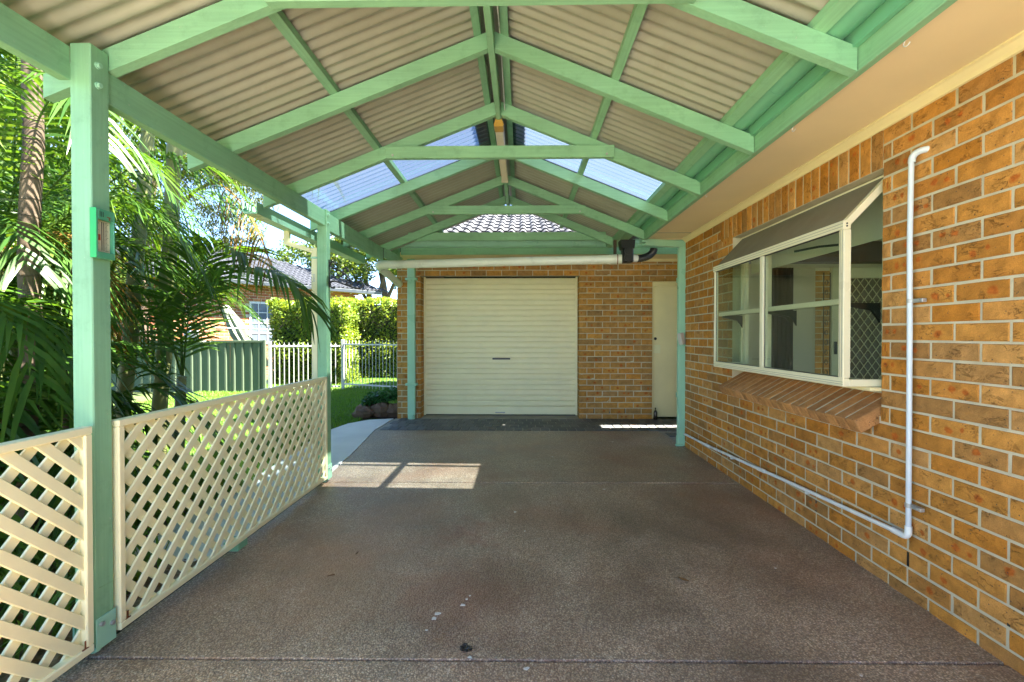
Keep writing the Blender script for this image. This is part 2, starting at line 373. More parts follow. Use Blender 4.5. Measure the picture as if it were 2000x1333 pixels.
class MB:
    """collects shapes (world coordinates) for one mesh"""
    def __init__(s): s.v = []; s.f = []; s.sm = []
    def add(s, vs, fs, smooth=False):
        b = len(s.v); s.v += [tuple(x) for x in vs]; s.f += [tuple(i+b for i in f) for f in fs]; s.sm += [smooth]*len(fs); return s
    def box(s, lo, hi, bev=0.0, mat=None):
        x0, y0, z0 = lo; x1, y1, z1 = hi
        if bev <= 0:
            vs = [Vector(p) for p in ((x0,y0,z0),(x1,y0,z0),(x1,y1,z0),(x0,y1,z0),(x0,y0,z1),(x1,y0,z1),(x1,y1,z1),(x0,y1,z1))]
            fs = [(3,2,1,0),(4,5,6,7),(0,1,5,4),(1,2,6,5),(2,3,7,6),(3,0,4,7)]
        else:
            c = [(x0+x1)/2,(y0+y1)/2,(z0+z1)/2]; h = [(x1-x0)/2,(y1-y0)/2,(z1-z0)/2]; b = min(bev, min(h)*.9)
            vs = []; idx = {}
            for sx in (-1,1):
                for sy in (-1,1):
                    for sz in (-1,1):
                        for ax in range(3):
                            d = [h[0]-b, h[1]-b, h[2]-b]; d[ax] = h[ax]
                            idx[(sx,sy,sz,ax)] = len(vs); vs.append(Vector((c[0]+sx*d[0], c[1]+sy*d[1], c[2]+sz*d[2])))
            fs = []
            def F(k): fs.append(tuple(idx[i] for i in k))
            for ax in range(3):
                a, bb = [(1,2),(2,0),(0,1)][ax]
                for sg in (-1,1):
                    ks = []
                    for (p, q) in ((-1,-1),(1,-1),(1,1),(-1,1)):
                        k = [0,0,0]; k[ax] = sg; k[a] = p; k[bb] = q; ks.append((*k, ax))
                    F(ks if sg > 0 else ks[::-1])
            for ax in range(3):           # edges along ax
                a, bb = [(1,2),(2,0),(0,1)][ax]
                for p in (-1,1):
                    for q in (-1,1):
                        def K(e, axx):
                            k = [0,0,0]; k[ax] = e; k[a] = p; k[bb] = q; return (*k, axx)
                        ks = [K(-1,a),K(1,a),K(1,bb),K(-1,bb)]
                        F(ks if p*q < 0 else ks[::-1])
            for sx in (-1,1):
                for sy in (-1,1):
                    for sz in (-1,1):
                        ks = [(sx,sy,sz,0),(sx,sy,sz,1),(sx,sy,sz,2)]
                        F(ks if sx*sy*sz > 0 else ks[::-1])
        if mat is not None: vs = [mat @ p for p in vs]
        return s.add(vs, fs)
    def beam(s, p, q, w, h, bev=.003, up=(0,0,1), cut=None):
        """box along p->q, w across, h along up; p,q on the centre line"""
        p = Vector(p); q = Vector(q); d = (q-p); L = d.length; d.normalize()
        side = d.cross(Vector(up)).normalized(); u = side.cross(d).normalized()
        m = Matrix((( side.x, d.x, u.x, p.x),(side.y, d.y, u.y, p.y),(side.z, d.z, u.z, p.z),(0,0,0,1)))
        return s.box((-w/2,0,-h/2),(w/2,L,h/2),bev,m)
    def tube(s, pts, r, n=8, caps=True, smooth=True):
        pts = [Vector(p) for p in pts]; k = len(pts)
        rr = r if isinstance(r, (list, tuple)) else [r]*k
        t0 = (pts[1]-pts[0]).normalized(); ref = Vector((0,0,1)) if abs(t0.z) < .9 else Vector((1,0,0))
        a = t0.cross(ref).normalized(); vs = []
        for i, p in enumerate(pts):
            t = (pts[min(i+1,k-1)]-pts[max(i-1,0)]).normalized()
            a = (a - t*a.dot(t)).normalized(); b = t.cross(a)
            for j in range(n):
                an = 2*math.pi*j/n; vs.append(p + (a*math.cos(an)+b*math.sin(an))*rr[i])
        fs = [(i*n+j, i*n+(j+1)%n, (i+1)*n+(j+1)%n, (i+1)*n+j) for i in range(k-1) for j in range(n)]
        s.add(vs, fs, smooth)
        if caps:
            s.add([vs[j] for j in range(n)], [tuple(range(n))[::-1]]); s.add([vs[(k-1)*n+j] for j in range(n)], [tuple(range(n))])
        return s
    def extrude(s, prof, p, q, ax, up, closed=True, smooth=False):
        """profile [(a,b)] in axes (ax, up), swept p->q"""
        p, q, ax, up = Vector(p), Vector(q), Vector(ax), Vector(up); n = len(prof)
        vs = [p+ax*a+up*b for a,b in prof] + [q+ax*a+up*b for a,b in prof]
        fs = [(i,(i+1)%n,n+(i+1)%n,n+i) for i in range(n if closed else n-1)]
        s.add(vs, fs, smooth)
        if closed: s.add(vs, [tuple(range(n))[::-1], tuple(range(n,2*n))])
        return s
    def lathe(s, prof, c, n=16, smooth=True):
        c = Vector(c); vs = []; k = len(prof)
        for r, z in prof:
            for j in range(n):
                a = 2*math.pi*j/n; vs.append(c+Vector((r*math.cos(a), r*math.sin(a), z)))
        fs = [(i*n+j, i*n+(j+1)%n, (i+1)*n+(j+1)%n, (i+1)*n+j) for i in range(k-1) for j in range(n)]
        return s.add(vs, fs, smooth)

def obj(name, mb, mat, parent=None, origin=None, kind=None):
    if origin is None:
        a = np.array(mb.v); lo = a.min(0); hi = a.max(0); origin = ((lo[0]+hi[0])/2, (lo[1]+hi[1])/2, lo[2])
    ox = Vector(origin)
    me = bpy.data.meshes.new(name); me.from_pydata([Vector(p)-ox for p in mb.v], [], mb.f)
    me.polygons.foreach_set('use_smooth', mb.sm); me.materials.append(mat); me.update()
    o = bpy.data.objects.new(name, me); _setup(o, parent, origin)
    if kind: o['kind'] = kind
    return o
def npobj(name, verts, faces, mat, parent=None, rnd=None, origin=(0,0,0), kind=None, smooth=False):
    """verts Nx3, faces MxK (all K-gons) as numpy arrays"""
    verts = np.asarray(verts, dtype=np.float32) - np.asarray(origin, dtype=np.float32); faces = np.asarray(faces, dtype=np.int32)
    me = bpy.data.meshes.new(name); m, k = faces.shape
    me.vertices.add(len(verts)); me.vertices.foreach_set('co', verts.ravel())
    me.loops.add(m*k); me.loops.foreach_set('vertex_index', faces.ravel())
    me.polygons.add(m); me.polygons.foreach_set('loop_start', np.arange(0, m*k, k, dtype=np.int32)); me.polygons.foreach_set('loop_total', np.full(m, k, dtype=np.int32))
    if smooth: me.polygons.foreach_set('use_smooth', np.ones(m, dtype=bool))
    me.update(calc_edges=True)
    if rnd is not None:
        at = me.attributes.new('rnd', 'FLOAT', 'POINT'); at.data.foreach_set('value', np.asarray(rnd, dtype=np.float32))
    me.materials.append(mat)
    o = bpy.data.objects.new(name, me); _setup(o, parent, origin)
    if kind: o['kind'] = kind
    return o
def struct(name, mb, mat, **k): return obj(name, mb, mat, kind='structure', **k)

# ------------------------------------------------------------------ SETTING: ground, driveway, paving, path
g = MB(); g.add([(-300,-300,-.16),(300,-300,-.16),(300,300,-.16),(-300,300,-.16)], [(0,1,2,3)])
struct('ground', g, M['ground'], origin=(0,0,-.16))

drive = bpy.data.objects.new('driveway', None); _setup(drive, None, (0, 2, 0)); drive['kind'] = 'structure'
def poly_slab(name, pts, z0, z1, mat, parent, kind=None, bev=.006):
    n = len(pts); mb = MB()
    cx = sum(p[0] for p in pts)/n; cy_ = sum(p[1] for p in pts)/n
    inn = []
    for x, y in pts:
        d = Vector((x-cx, y-cy_)); d = d*(1-bev/max(d.length, .01)); inn.append((cx+d.x, cy_+d.y))
    vs = [(x,y,z0) for x,y in pts]+[(x,y,z1-bev) for x,y in pts]+[(x,y,z1) for x,y in inn]
    fs = [(i,(i+1)%n,n+(i+1)%n,n+i) for i in range(n)]+[(n+i,n+(i+1)%n,2*n+(i+1)%n,2*n+i) for i in range(n)]+[tuple(range(2*n,3*n))]
    mb.add(vs, fs); return obj(name, mb, mat, parent, origin=(cx,cy_,z0), kind=kind)
XW = 1.92
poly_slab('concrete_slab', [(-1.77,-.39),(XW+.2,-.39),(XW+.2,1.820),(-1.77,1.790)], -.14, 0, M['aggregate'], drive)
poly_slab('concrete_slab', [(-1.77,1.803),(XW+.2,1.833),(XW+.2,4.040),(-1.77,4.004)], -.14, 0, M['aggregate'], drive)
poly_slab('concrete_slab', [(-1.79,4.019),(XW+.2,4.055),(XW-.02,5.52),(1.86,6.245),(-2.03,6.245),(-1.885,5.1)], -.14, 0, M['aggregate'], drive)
poly_slab('concrete_slab', [(-1.77,-.40),(XW+.2,-.40),(XW+.2,-3.21),(-1.77,-3.21)][::-1], -.14, 0, M['concrete'], drive)  # this slab and the next are unseen, made pale to bounce light in
poly_slab('concrete_slab', [(-3.2,-12),(XW+.2,-12),(XW+.2,-3.22),(-3.2,-3.22)], -.14, 0, M['concrete'], drive)  # unseen, made pale to bounce light in
mb = MB(); mb.box((-1.80,-7.6,-.15),(XW+.3,6.24,-.02)); obj('joint_filler', mb, M['black'], drive)
mb = MB()                                                      # paint flecks trodden on the concrete
for x, y, s in [(-.405,2.075,.016),(-.395,2.11,.019),(-.285,2.18,.014),(-.27,2.23,.008),(-.26,2.26,.007),(-.42,1.99,.007),(.02,1.765,.012),(-.21,1.825,.011),(.33,4.9,.012),(1.12,5.6,.016),(.70,3.86,.010),(-.05,3.35,.012),(.02,3.02,.007),(1.42,2.56,.007),(1.3,1.75,.007)]:
    n = 9; pts = [(x+math.cos(2*math.pi*i/n)*s*rng.uniform(.45,1.25), y+math.sin(2*math.pi*i/n)*s*rng.uniform(.4,1.0)) for i in range(n)]
    mb.add([(px,py,.0005) for px,py in pts]+[(px,py,.0025) for px,py in pts], [tuple(range(n,2*n))]+[(i,(i+1)%n,n+(i+1)%n,n+i) for i in range(n)])
obj('paint_fleck', mb, M['white_paint'], drive, kind='stuff')

# pale concrete path curving to the lawn
path = [(-2.035,6.25),(-1.89,5.1),(-1.80,4.02),(-1.80,2.6),(-2.35,2.6),(-2.50,4.6),(-2.62,5.6),(-2.66,6.2),(-2.58,6.7),(-2.38,7.0),(-2.02,7.13)]
struct('path', MB().add([(x,y,.004) for x,y in path]+[(x,y,-.14) for x,y in path], [tuple(range(len(path)))[::1]]+[(i,(i+1)%len(path),len(path)+(i+1)%len(path),len(path)+i) for i in range(len(path))]), M['concrete'])

paving = bpy.data.objects.new('paving', None); _setup(paving, None, (0, 6.7, 0)); paving['kind'] = 'structure'
mb = MB(); mb.add([(-2.03,6.25,-.004),(5.2,6.25,-.004),(5.2,7.16,-.004),(-2.0,7.16,-.004)], [(0,1,2,3)])
mb.add([(1.86,5.42,-.004),(5.2,5.42,-.004),(5.2,6.25,-.004),(1.86,6.25,-.004)], [(0,1,2,3)])
obj('joint_sand', mb, plain("pale_joint_mortar", (.34,.32,.27), .95, .2, 20, .3), paving)
PAVE_ME = None
def lay_paver(cx, cy_, lx, ly):
    global PAVE_ME
    if PAVE_ME is None:
        m = MB().box((-.0585,-.114,-.03),(.0585,.114,.006),.004)
        o = obj('paver', m, M['paver'], paving, origin=(0,0,0)); PAVE_ME = o.data
    else:
        o = bpy.data.objects.new('paver', PAVE_ME); _setup(o, paving, (0,0,0))
    w = Vector((cx, cy_, rng.uniform(-.002,.001))); WORLD[o.name] = w; o.location = w - WORLD[paving.name]
    o.scale = (lx/.117, ly/.228, 1); o.rotation_euler = (rng.uniform(-.006,.006), rng.uniform(-.006,.006), rng.uniform(-.006,.006))
for r_ in range(4):
    y0 = 6.255+r_*.226; x = -1.965+.06*(r_%2)-.0
    while x < 3.4:
        lay_paver(x+.0585, y0+.107, .115, .214); x += .124
for r_ in range(3):
    for c_ in range(9):
        lay_paver(1.98+c_*.124+.06*(r_%2), 5.55+r_*.236+.0, .115, .224)

# ------------------------------------------------------------------ bricks
def brick_mesh(name, L, Hh, D, mat, seed, rough=.0036):
    """rock-faced brick: length on x, height on z, face towards -y (y from -D to 0); one end rounded edges"""
    rr = random.Random(seed); nx, nz = 5, 2; b = .004
    vs, fs = [], []
    for j in range(nz+1):
        for i in range(nx+1):
            ex = i in (0,nx) or j in (0,nz)
            x = -L/2+L*i/nx; z = -Hh/2+Hh*j/nz
            if i == 0: x += b
            if i == nx: x -= b
            if j == 0: z += b
            if j == nz: z -= b
            vs.append((x+rr.uniform(-1,1)*.0024, -D+(rr.uniform(-rough,rough*.35) if not ex else rr.uniform(.0002,.0026)), z+rr.uniform(-1,1)*.0022))
    W = nx+1
    for j in range(nz):
        for i in range(nx): fs.append((j*W+i, j*W+i+1, (j+1)*W+i+1, (j+1)*W+i))
    c = len(vs)
    for y in (-D+b, 0):
        vs += [(-L/2,y,-Hh/2),(L/2,y,-Hh/2),(L/2,y,Hh/2),(-L/2,y,Hh/2)]
    fs += [tuple(range(0,W))[::-1]+(c,c+1), tuple([j*W+nx for j in range(nz+1)])[::-1]+(c+1,c+2),
           tuple([nz*W+i for i in range(W)])+(c+2,c+3), tuple([j*W for j in range(nz+1)])+(c+3,c)]
    fs += [(c,c+4,c+5,c+1),(c+1,c+5,c+6,c+2),(c+2,c+6,c+7,c+3),(c+3,c+7,c+4,c)]
    me = bpy.data.meshes.new(name); me.from_pydata(vs, [], fs); me.materials.append(mat); me.update(); return me
BL, BH, BD = .224, .0755, .034
def brick_set(key, mat): return [brick_mesh('brick', BL, BH, BD, mat, hash((key,i)) % 9999 if False else 100*len(key)+i) for i in range(7)]
SETS = {'ochre': brick_set('ochre', M['brick']), 'brown': brick_set('brownn', M['brick2']), 'sill': brick_set('silllll', M['sillbrick'])}

class Bricks:
    """collects laid bricks; the nearest `limit` become objects, the rest one joined part"""
    def __init__(s, key): s.key = key; s.items = []
    def put(s, c, rot, lx=1., lz=1., ly=1.): s.items.append((Vector(c), rot, lx, lz, ly))
    def build(s, parent, limit, size):
        s.items.sort(key=size); big, rest = s.items[:limit], s.items[limit:]
        ms = SETS[s.key]
        for c, rot, lx, lz, ly in big:
            o = bpy.data.objects.new('brick', ms[rng.randrange(len(ms))]); _setup(o, parent, c)
            o.rotation_euler = rot; o.scale = (lx, ly, lz)
        if rest:
            V, F, A = [], [], []; me0 = [([v.co.copy() for v in m.vertices], [tuple(p.vertices) for p in m.polygons]) for m in ms]
            for c, rot, lx, lz, ly in rest:
                vv, ff = me0[rng.randrange(len(me0))]; m = Matrix.LocRotScale(c, __import__('mathutils').Euler(rot), Vector((lx,ly,lz)))
                b = len(V); V += [m @ v for v in vv]; F += [tuple(i+b for i in f) for f in ff]; A += [rng.random()]*len(vv)
            org = rest[0][0]; me = bpy.data.meshes.new('brick'); me.from_pydata([v-org for v in V], [], F)
            at = me.attributes.new('rnd','FLOAT','POINT'); at.data.foreach_set('value', A); me.materials.append(ms[0].materials[0]); me.update()
            o = bpy.data.objects.new('brick', me); _setup(o, parent, org); o['kind'] = 'stuff'
        return len(big), len(rest)

# ------------------------------------------------------------------ HOUSE on the right
house = thing('brick_house', 'ochre brick house wall with a projecting cream garden window under a beige eave', 'house', (XW, 2, 0))
YC = 5.38; YB = -2.6; CO = .0866                              # far corner, near end, course height
OY0, OY1, OZ0, OZ1 = 2.463, 4.19, .93, 2.19                    # window opening
def joints_A(): return [2.055+.234*k for k in range(-22, 16)]
MX = XW+.0035                                                   # mortar face
wallm = MB()
for lo, hi in (((MX,YB,-.1),(MX+.10,OY0,2.62)), ((MX,OY1,-.1),(MX+.10,YC,2.62)), ((MX,OY0,-.1),(MX+.10,OY1,OZ0-.06)), ((MX,OY0,OZ1+.004),(MX+.10,OY1,2.62))):
    wallm.box(lo, hi)
wallm.box((MX,YC-.10,-.1),(6.0,YC-.004,2.62)) if False else None
hwall = obj('wall', wallm, M['mortar'], house, origin=(XW,2,0))
HB = Bricks('ochre'); rotR = (0,0,R(-90))
SOLD_T = OZ1+.232
def row(zc, segs, phase, special=None):
    """lay one course over the y-intervals segs"""
    js = [j+phase for j in joints_A()]
    for a, b in segs:
        cuts = [a-.005]+[j for j in js if a+.035 < j < b-.035]+[b+.005]
        for p, q in zip(cuts, cuts[1:]):
            L = q-p-.0115
            if L < .03: continue
            HB.put((XW+BD-.001+rng.uniform(-.0018,.0018), (p+q)/2, zc+rng.uniform(-.0012,.0012)), (0,rng.uniform(-.006,.006),R(-90)), L/BL, 1.0)
k = 0
while True:
    zc = .018+k*CO
    if zc > 2.46: break
    ph = 0 if k % 2 else .117
    z0, z1 = zc-.04, zc+.04
    if z1 > OZ0-.11 and z0 < OZ1+.0:
        segs = [(YB,OY0),(OY1,YC)] if zc > OZ0-.10 else [(YB,YC)]
    elif z1 > OZ1+.02 and z0 < SOLD_T-.03: segs = [(YB,OY0-.0),(OY1+.22,YC)]
    else: segs = [(YB,YC)]
    row(zc, segs, ph); k += 1
# soldier course over the opening
y = OY0+.0; n_s = 0
while y < OY1+.20:
    HB.put((XW+BD-.002+rng.uniform(-.002,.002), y+.0405, OZ1+.116), (0,R(90),R(-90)), .97, 1.0); y += .0866
# sloping brick sill
nsill = 20; step = (OY1-OY0-.01)/nsill
SB = Bricks('sill')
for i in range(nsill):
    yc = OY0+.008+step*(i+.5)
    SB.put((XW-.045, yc, .862), (0,0,0), 1, 1)
hcount = HB.build(hwall, 300, lambda it: -1.0/max(it[0].y, 1.2)**1 if it[0].y > 1.55 else 5+abs(it[0].y))
sill_m = MB()
for i in range(nsill):
    yc = OY0+.008+step*(i+.5); w = step-.010
    m = Matrix.Translation((1.99, yc, .958)) @ Matrix.Rotation(R(33), 4, 'Y')
    mm = MB().box((-.225,-w/2,-.038+rng.uniform(-.002,.002)-.04),(.05,w/2,.0+rng.uniform(-.0015,.0015)),.004, Matrix.Translation((1.985, yc, .955)) @ Matrix.Rotation(R(-30), 4, 'Y'))
    o = obj('brick', mm, M['sillbrick'], hwall)
mm = MB().box((-.212,OY0+.016,-.068),(.05,OY1-.02,-.0025),0, Matrix.Translation((1.985,0,.955)) @ Matrix.Rotation(R(-30),4,'Y'))
obj('sill_mortar', mm, M['mortar'], hwall)
# weep holes: open vertical joints low in the wall
for yy, kk in ((2.29-.006,2),(1.821-.006,2),(2.99,2),(3.69,2),(4.4,2)):
    mb = MB().box((XW-.0005,yy-.006,.018+kk*CO-.036),(XW+.012,yy+.006,.018+kk*CO+.036)); obj('weep_hole', mb, M['black'], hwall)
# end wall facing the garage passage, with a doorway
endm = MB()
endm.box((3.06,YC-.20,.1),(3.30,YC-.16,2.06))
for lo, hi in (((XW+.05,YC-.24,0),(2.70,YC-.01,2.55)), ((2.70,YC-.24,2.06),(4.25,YC-.01,2.55)), ((4.25,YC-.24,0),(8,YC-.01,2.55))):
    endm.box(lo, hi)
obj('end_wall', endm, M['interior'], house)
# room shell
rm = MB()
rm.box((2.03,.3,.10),(8,YC-.25,.14)); obj('room_floor', rm, M['int_floor'], house)
rm = MB(); rm.box((2.03,.3,2.46),(8,YC-.25,2.50)); obj('room_ceiling', rm, M['interior'], house)
rm = MB(); rm.box((2.03,.2,.1),(8,.3,2.5)); obj('room_wall', rm, M['interior'], house)
rm = MB()
for lo, hi in (((2.034,.3,.1),(2.06,OY0,2.46)),((2.034,OY1,.1),(2.06,YC-.25,2.46)),((2.034,OY0,.1),(2.06,OY1,1.0)),((2.034,OY0,2.2),(2.06,OY1,2.46))): rm.box(lo, hi)
obj('wall_lining', rm, M['interior'], house)
# eave
mb = MB().box((1.405,YB,2.440),(1.93,5.36,2.455)); obj('soffit', mb, M['soffit'], house)
prof = [(0,0),(-.055,0),(-.055,-.008),(-.042,-.012),(-.020,-.030),(-.012,-.044),(0,-.046)]
mb = MB().extrude(prof, (XW+.002,YB,2.4395),(XW+.002,5.37,2.4395),(1,0,0),(0,0,1)); obj('eave_moulding', mb, M['cream_paint'], house)
mb = MB().box((1.365,YB,2.378),(1.402,5.27,2.56),.003); obj('fascia', mb, M['mint'], house)
mb = MB().box((1.404,YB,2.405),(1.428,5.27,2.437)); obj('fascia_trim', mb, plain("grey_fascia_trim",(.16,.15,.11),.7), house)
mb = MB().box((1.41,5.365,2.43),(1.93,5.38,2.62)); obj('eave_end_board', mb, M['soffit'], house)
for yy in (5.05,):
    mb = MB().box((1.43,yy,2.436),(1.86,yy+.004,2.4395)); obj('soffit_joint', mb, M['slab_edge'], house)
for yy in (1.72, 2.42, 3.55):                                  # little cup hooks under the fascia
    pts = [(1.425,yy,2.405)]+[(1.425,yy+.016*math.sin(a)-.0,2.387-.013*math.cos(a)*-1) for a in np.linspace(.1,4.2,8)]
    obj('cup_hook', MB().tube(pts, .0022, 5), M['white_pvc'], house)
rf = MB(); rf.add([(1.36,YB-.3,2.60),(6.5,YB-.3,4.62),(6.5,6.15,4.62),(1.36,6.15,2.60),(11.6,YB-.3,2.60),(11.6,6.15,2.60)], [(0,1,2,3),(1,4,5,2)])  # unseen roof, far end stretched past the wall to narrow the sun gap
rf.add([(1.40,YB-.3,2.565),(6.5,YB-.3,4.57),(6.5,6.15,4.57),(1.40,6.15,2.565),(11.6,YB-.3,2.56),(11.6,6.15,2.56)], [(3,2,1,0),(2,5,4,1)])
rf.add([(1.36,6.15,2.60),(3.2,6.15,3.323),(3.2,6.424,3.323),(1.36,6.424,2.60)],[(0,1,2,3)])  # added unseen flap that keeps the sun off most of the pavers
obj('roof', rf, M['tile'], house)  # unseen roof, including the stretched end and the added flap

# ------------------------------------------------------------------ projecting garden window (part of the house)
WX, WY0, WY1, WZ0, WZ1 = 1.745, 2.50, 4.17, 1.055, 1.90
HX, HZ = 1.985, 2.165
win = MB()
def fr(mb, lo, hi): mb.box(lo, hi, .003)
fr(win,(WX,WY0,WZ0-.03),(WX+.035,WY1,WZ0+.018)); fr(win,(WX-.006,WY0-.004,WZ1-.02),(WX+.035,WY1+.006,WZ1+.028))
fr(win,(WX,WY0,WZ0+.018),(WX+.04,WY0+.04,WZ1-.02)); fr(win,(WX,WY1-.028,WZ0+.018),(WX+.03,WY1,WZ1-.02))
fr(win,(WX+.035,WY0,WZ0-.03),(HX+.05,WY0+.03,WZ0+.01)); fr(win,(WX+.035,WY1-.028,WZ0-.03),(HX+.05,WY1,WZ0+.01))
fr(win,(HX,WY0-.03,HZ-.012),(HX+.05,WY1+.015,HZ+.022)); fr(win,(HX,WY0-.03,WZ0-.05),(HX+.05,WY0+.012,HZ-.012)); fr(win,(HX,WY1-.02,WZ0-.05),(HX+.05,WY1+.015,HZ-.012))
win.beam((WX+.02,WY0+.018,WZ1+.012),(HX+.02,WY0+.018,HZ),.036,.036,.003,(0,1,0)); win.beam((WX+.02,WY1-.014,WZ1+.012),(HX+.02,WY1-.014,HZ),.026,.026,.003,(0,1,0))
fr(win,(1.80,OY0+.005,.975),(HX+.05,OY1-.01,1.022)) if False else None
window = obj('window', win, M['cream_alu'], house, origin=(WX+.1,3.33,1.05))
def sub(name, mb, mat): return obj(name, mb, mat, window)
sub('sill_board', MB().box((1.87,OY0+.006,1.004),(2.03,OY1-.012,1.024),.003), M['cream_paint'])
sub('base_board', MB().box((WX+.036,WY0+.031,WZ0-.028),(HX+.05,WY1-.029,WZ0-.010),.002), M['cream_alu'])
ym = 3.345
sub('mullion', MB().box((WX-.004,ym-.022,WZ0+.018),(WX+.036,ym+.022,WZ1-.021),.003), M['cream_alu'])
sub('pane', MB().box((WX+.012,WY0+.04,WZ0+.018),(WX+.018,ym-.022,WZ1-.02)), M['glass'])
sub('pane', MB().box((WX+.012,ym+.022,WZ0+.018),(WX+.018,WY1-.028,WZ1-.02)), M['glass'])
def quad_prism(pts, d):
    d = Vector(d); vs = [Vector(p) for p in pts]+[Vector(p)+d for p in pts]; n = len(pts)
    return MB().add(vs, [tuple(range(n))[::-1], tuple(range(n,2*n))]+[(i,(i+1)%n,n+(i+1)%n,n+i) for i in range(n)])
for yy in (WY0+.012, WY1-.018):
    sub('pane', quad_prism([(WX+.036,yy,WZ0+.01),(HX-.002,yy,WZ0+.01),(HX-.002,yy,HZ-.03),(WX+.036,yy,WZ1-.01)], (0,.005,0)), M['glass'])
sub('roof_pane', quad_prism([(WX+.012,WY0+.037,WZ1+.020),(HX+.005,WY0+.037,HZ+.004),(HX+.005,WY1-.028,HZ+.004),(WX+.012,WY1-.028,WZ1+.020)], (-.004,0,.006)), M['glass_dusty'])
def seal(ya, yb, za, zb_):
    e = .005; m = MB()
    for lo, hi in (((WX+.009,ya,za),(WX+.012,yb,za+e)),((WX+.009,ya,zb_-e),(WX+.012,yb,zb_)),((WX+.009,ya,za+e),(WX+.012,ya+e,zb_-e)),((WX+.009,yb-e,za+e),(WX+.012,yb,zb_-e))): m.box(lo, hi)
    sub('seal', m, M['black'])
seal(WY0+.040, ym-.022, WZ0+.018, WZ1-.020); seal(ym+.022, WY1-.028, WZ0+.018, WZ1-.020)
sub('seal', MB().box((WX-.0015,WY0+.0405,WZ1-.0225),(WX+.01,WY1-.03,WZ1-.0202)), M['black'])
for zz in (WZ0-.018, WZ0-.006, WZ1-.006, WZ1+.010): sub('groove', MB().box((WX-.0075 if zz > 1.5 else WX-.0012,WY0+.002,zz),(WX-.004 if zz > 1.5 else WX+.002,WY1-.002,zz+.002)), M['slab_edge'])
for yy in (WY0+.012, WY0+.027): sub('groove', MB().box((WX-.0012,yy,WZ0+.02),(WX+.002,yy+.0022,WZ1-.022)), M['slab_edge'])
for zz in (WZ1+.03, WZ1+.016): sub('screw', MB().tube([(WX+.012,WY0-.006,zz-.02),(WX+.012,WY0+.002,zz-.02)],.005,8), M['black'])
sub('glass_shelf', MB().box((WX+.05,WY0+.05,1.488),(HX-.01,ym-.03,1.496)), M['glass'])
sub('glass_shelf', MB().box((WX+.05,ym+.03,1.488),(HX-.01,WY1-.04,1.496)), M['glass'])
sub('shelf_rail', MB().box((WX+.03,WY0+.045,1.478),(WX+.052,ym-.024,1.510),.002), M['cream_alu'])
sub('shelf_rail', MB().box((WX+.03,ym+.024,1.478),(WX+.052,WY1-.032,1.510),.002), M['cream_alu'])
for yy in (WY0+.05, ym-.03, ym+.035, WY1-.05):
    b = MB().extrude([(WX+.06,0),(HX-.004,0),(HX-.004,-.11),(HX-.025,-.075),(HX-.05,-.045),(WX+.06,-.018)], (0,yy,1.484),(0,yy+.012,1.484),(1,0,0),(0,0,1))
    sub('shelf_bracket', b, M['black'])
# inner sashes seen through the glass
for ya, yb in ((WY0+.02,WY0+.06),(ym+.38,ym+.42),(WY1-.07,WY1-.03)):
    sub('inner_stile', MB().box((HX+.01,ya,WZ0-.03),(HX+.04,yb,HZ-.02),.002), M['cream_alu'])
sub('stay_arm', MB().tube([(WX+.06,3.05,1.86),(1.90,2.95,1.872),(1.96,2.86,1.866)], .008, 6), M['black'])
tag(obj('roller_blind', MB().box((2.065,OY0+.03,1.86),(2.072,OY1-.05,2.19)), M['blind']), 'pale green roller blind half lowered inside the garden window', 'blind')

# inside the room: curtain, sliding security door, scrolls
cur = MB(); prof = []
for i in range(40):
    prof.append((i*.0065, .018*math.sin(i*.9)))
pr = prof+[(a,b+.004) for a,b in prof[::-1]]
cur.extrude(pr, (2.72,YC-.33,.14),(2.72,YC-.33,2.05),(1,0,0),(0,1,0)); cur = obj('curtain', cur, M['curtain'])
tag(cur, 'dark grey curtain hanging beside the doorway seen through the garden window', 'curtain')
sd = thing('security_door', 'cream sliding security door with diamond mesh seen through the garden window', 'door', (3.6,YC-.27,.14))
dY0, dY1 = YC-.30, YC-.26
for x0, x1 in ((3.42,3.50),(4.24,4.30)): obj('door_post', MB().box((x0,dY0,.14),(x1,dY1,2.06),.003), M['cream_alu'], sd)
obj('door_head', MB().box((3.50,dY0,1.94),(4.24,dY1,2.06),.003), M['cream_alu'], sd)
obj('door_rail', MB().box((3.50,dY0,.14),(4.24,dY1,.26),.003), M['cream_alu'], sd)
gr = MB(); s_ = .088
def dia(gr, x0, x1, z0, z1, y):
    n = int((x1-x0+z1-z0)/s_)+2
    for i in range(n):
        for sg in (1,-1):
            c = i*s_
            pts = []
            for t in np.linspace(0, 1, 2):
                pass
            # line x - x0 = c - (z-z0)  or mirrored
            za, zb = z0, z1; xa = x0+c; xb = x0+c-(z1-z0)*.72
            if sg < 0: xa, xb = x0+x1-xa, x0+x1-xb
            p, q = Vector((xa,y,za)), Vector((xb,y,zb))
            d = q-p; ts = [0,1]
            if abs(d.x) > 1e-6:
                t0, t1 = sorted(((x0-p.x)/d.x, (x1-p.x)/d.x)); ts = [max(0,t0), min(1,t1)]
            if ts[1]-ts[0] > .01: gr.tube([p+d*ts[0], p+d*ts[1]], .0055, 4, caps=False)
dia(gr, 3.50, 4.24, .26, 1.94, dY0+.015); obj('diamond_grille', gr, M['cream_alu'], sd)
obj('flyscreen', MB().box((3.502,dY0+.024,.262),(4.238,dY0+.027,1.938)), plain("grey_flyscreen",(.24,.21,.17),.8), sd)
obj('lock', MB().box((3.445,dY0-.012,1.10),(3.475,dY0,1.24),.003), M['black'], sd)
sc = MB()
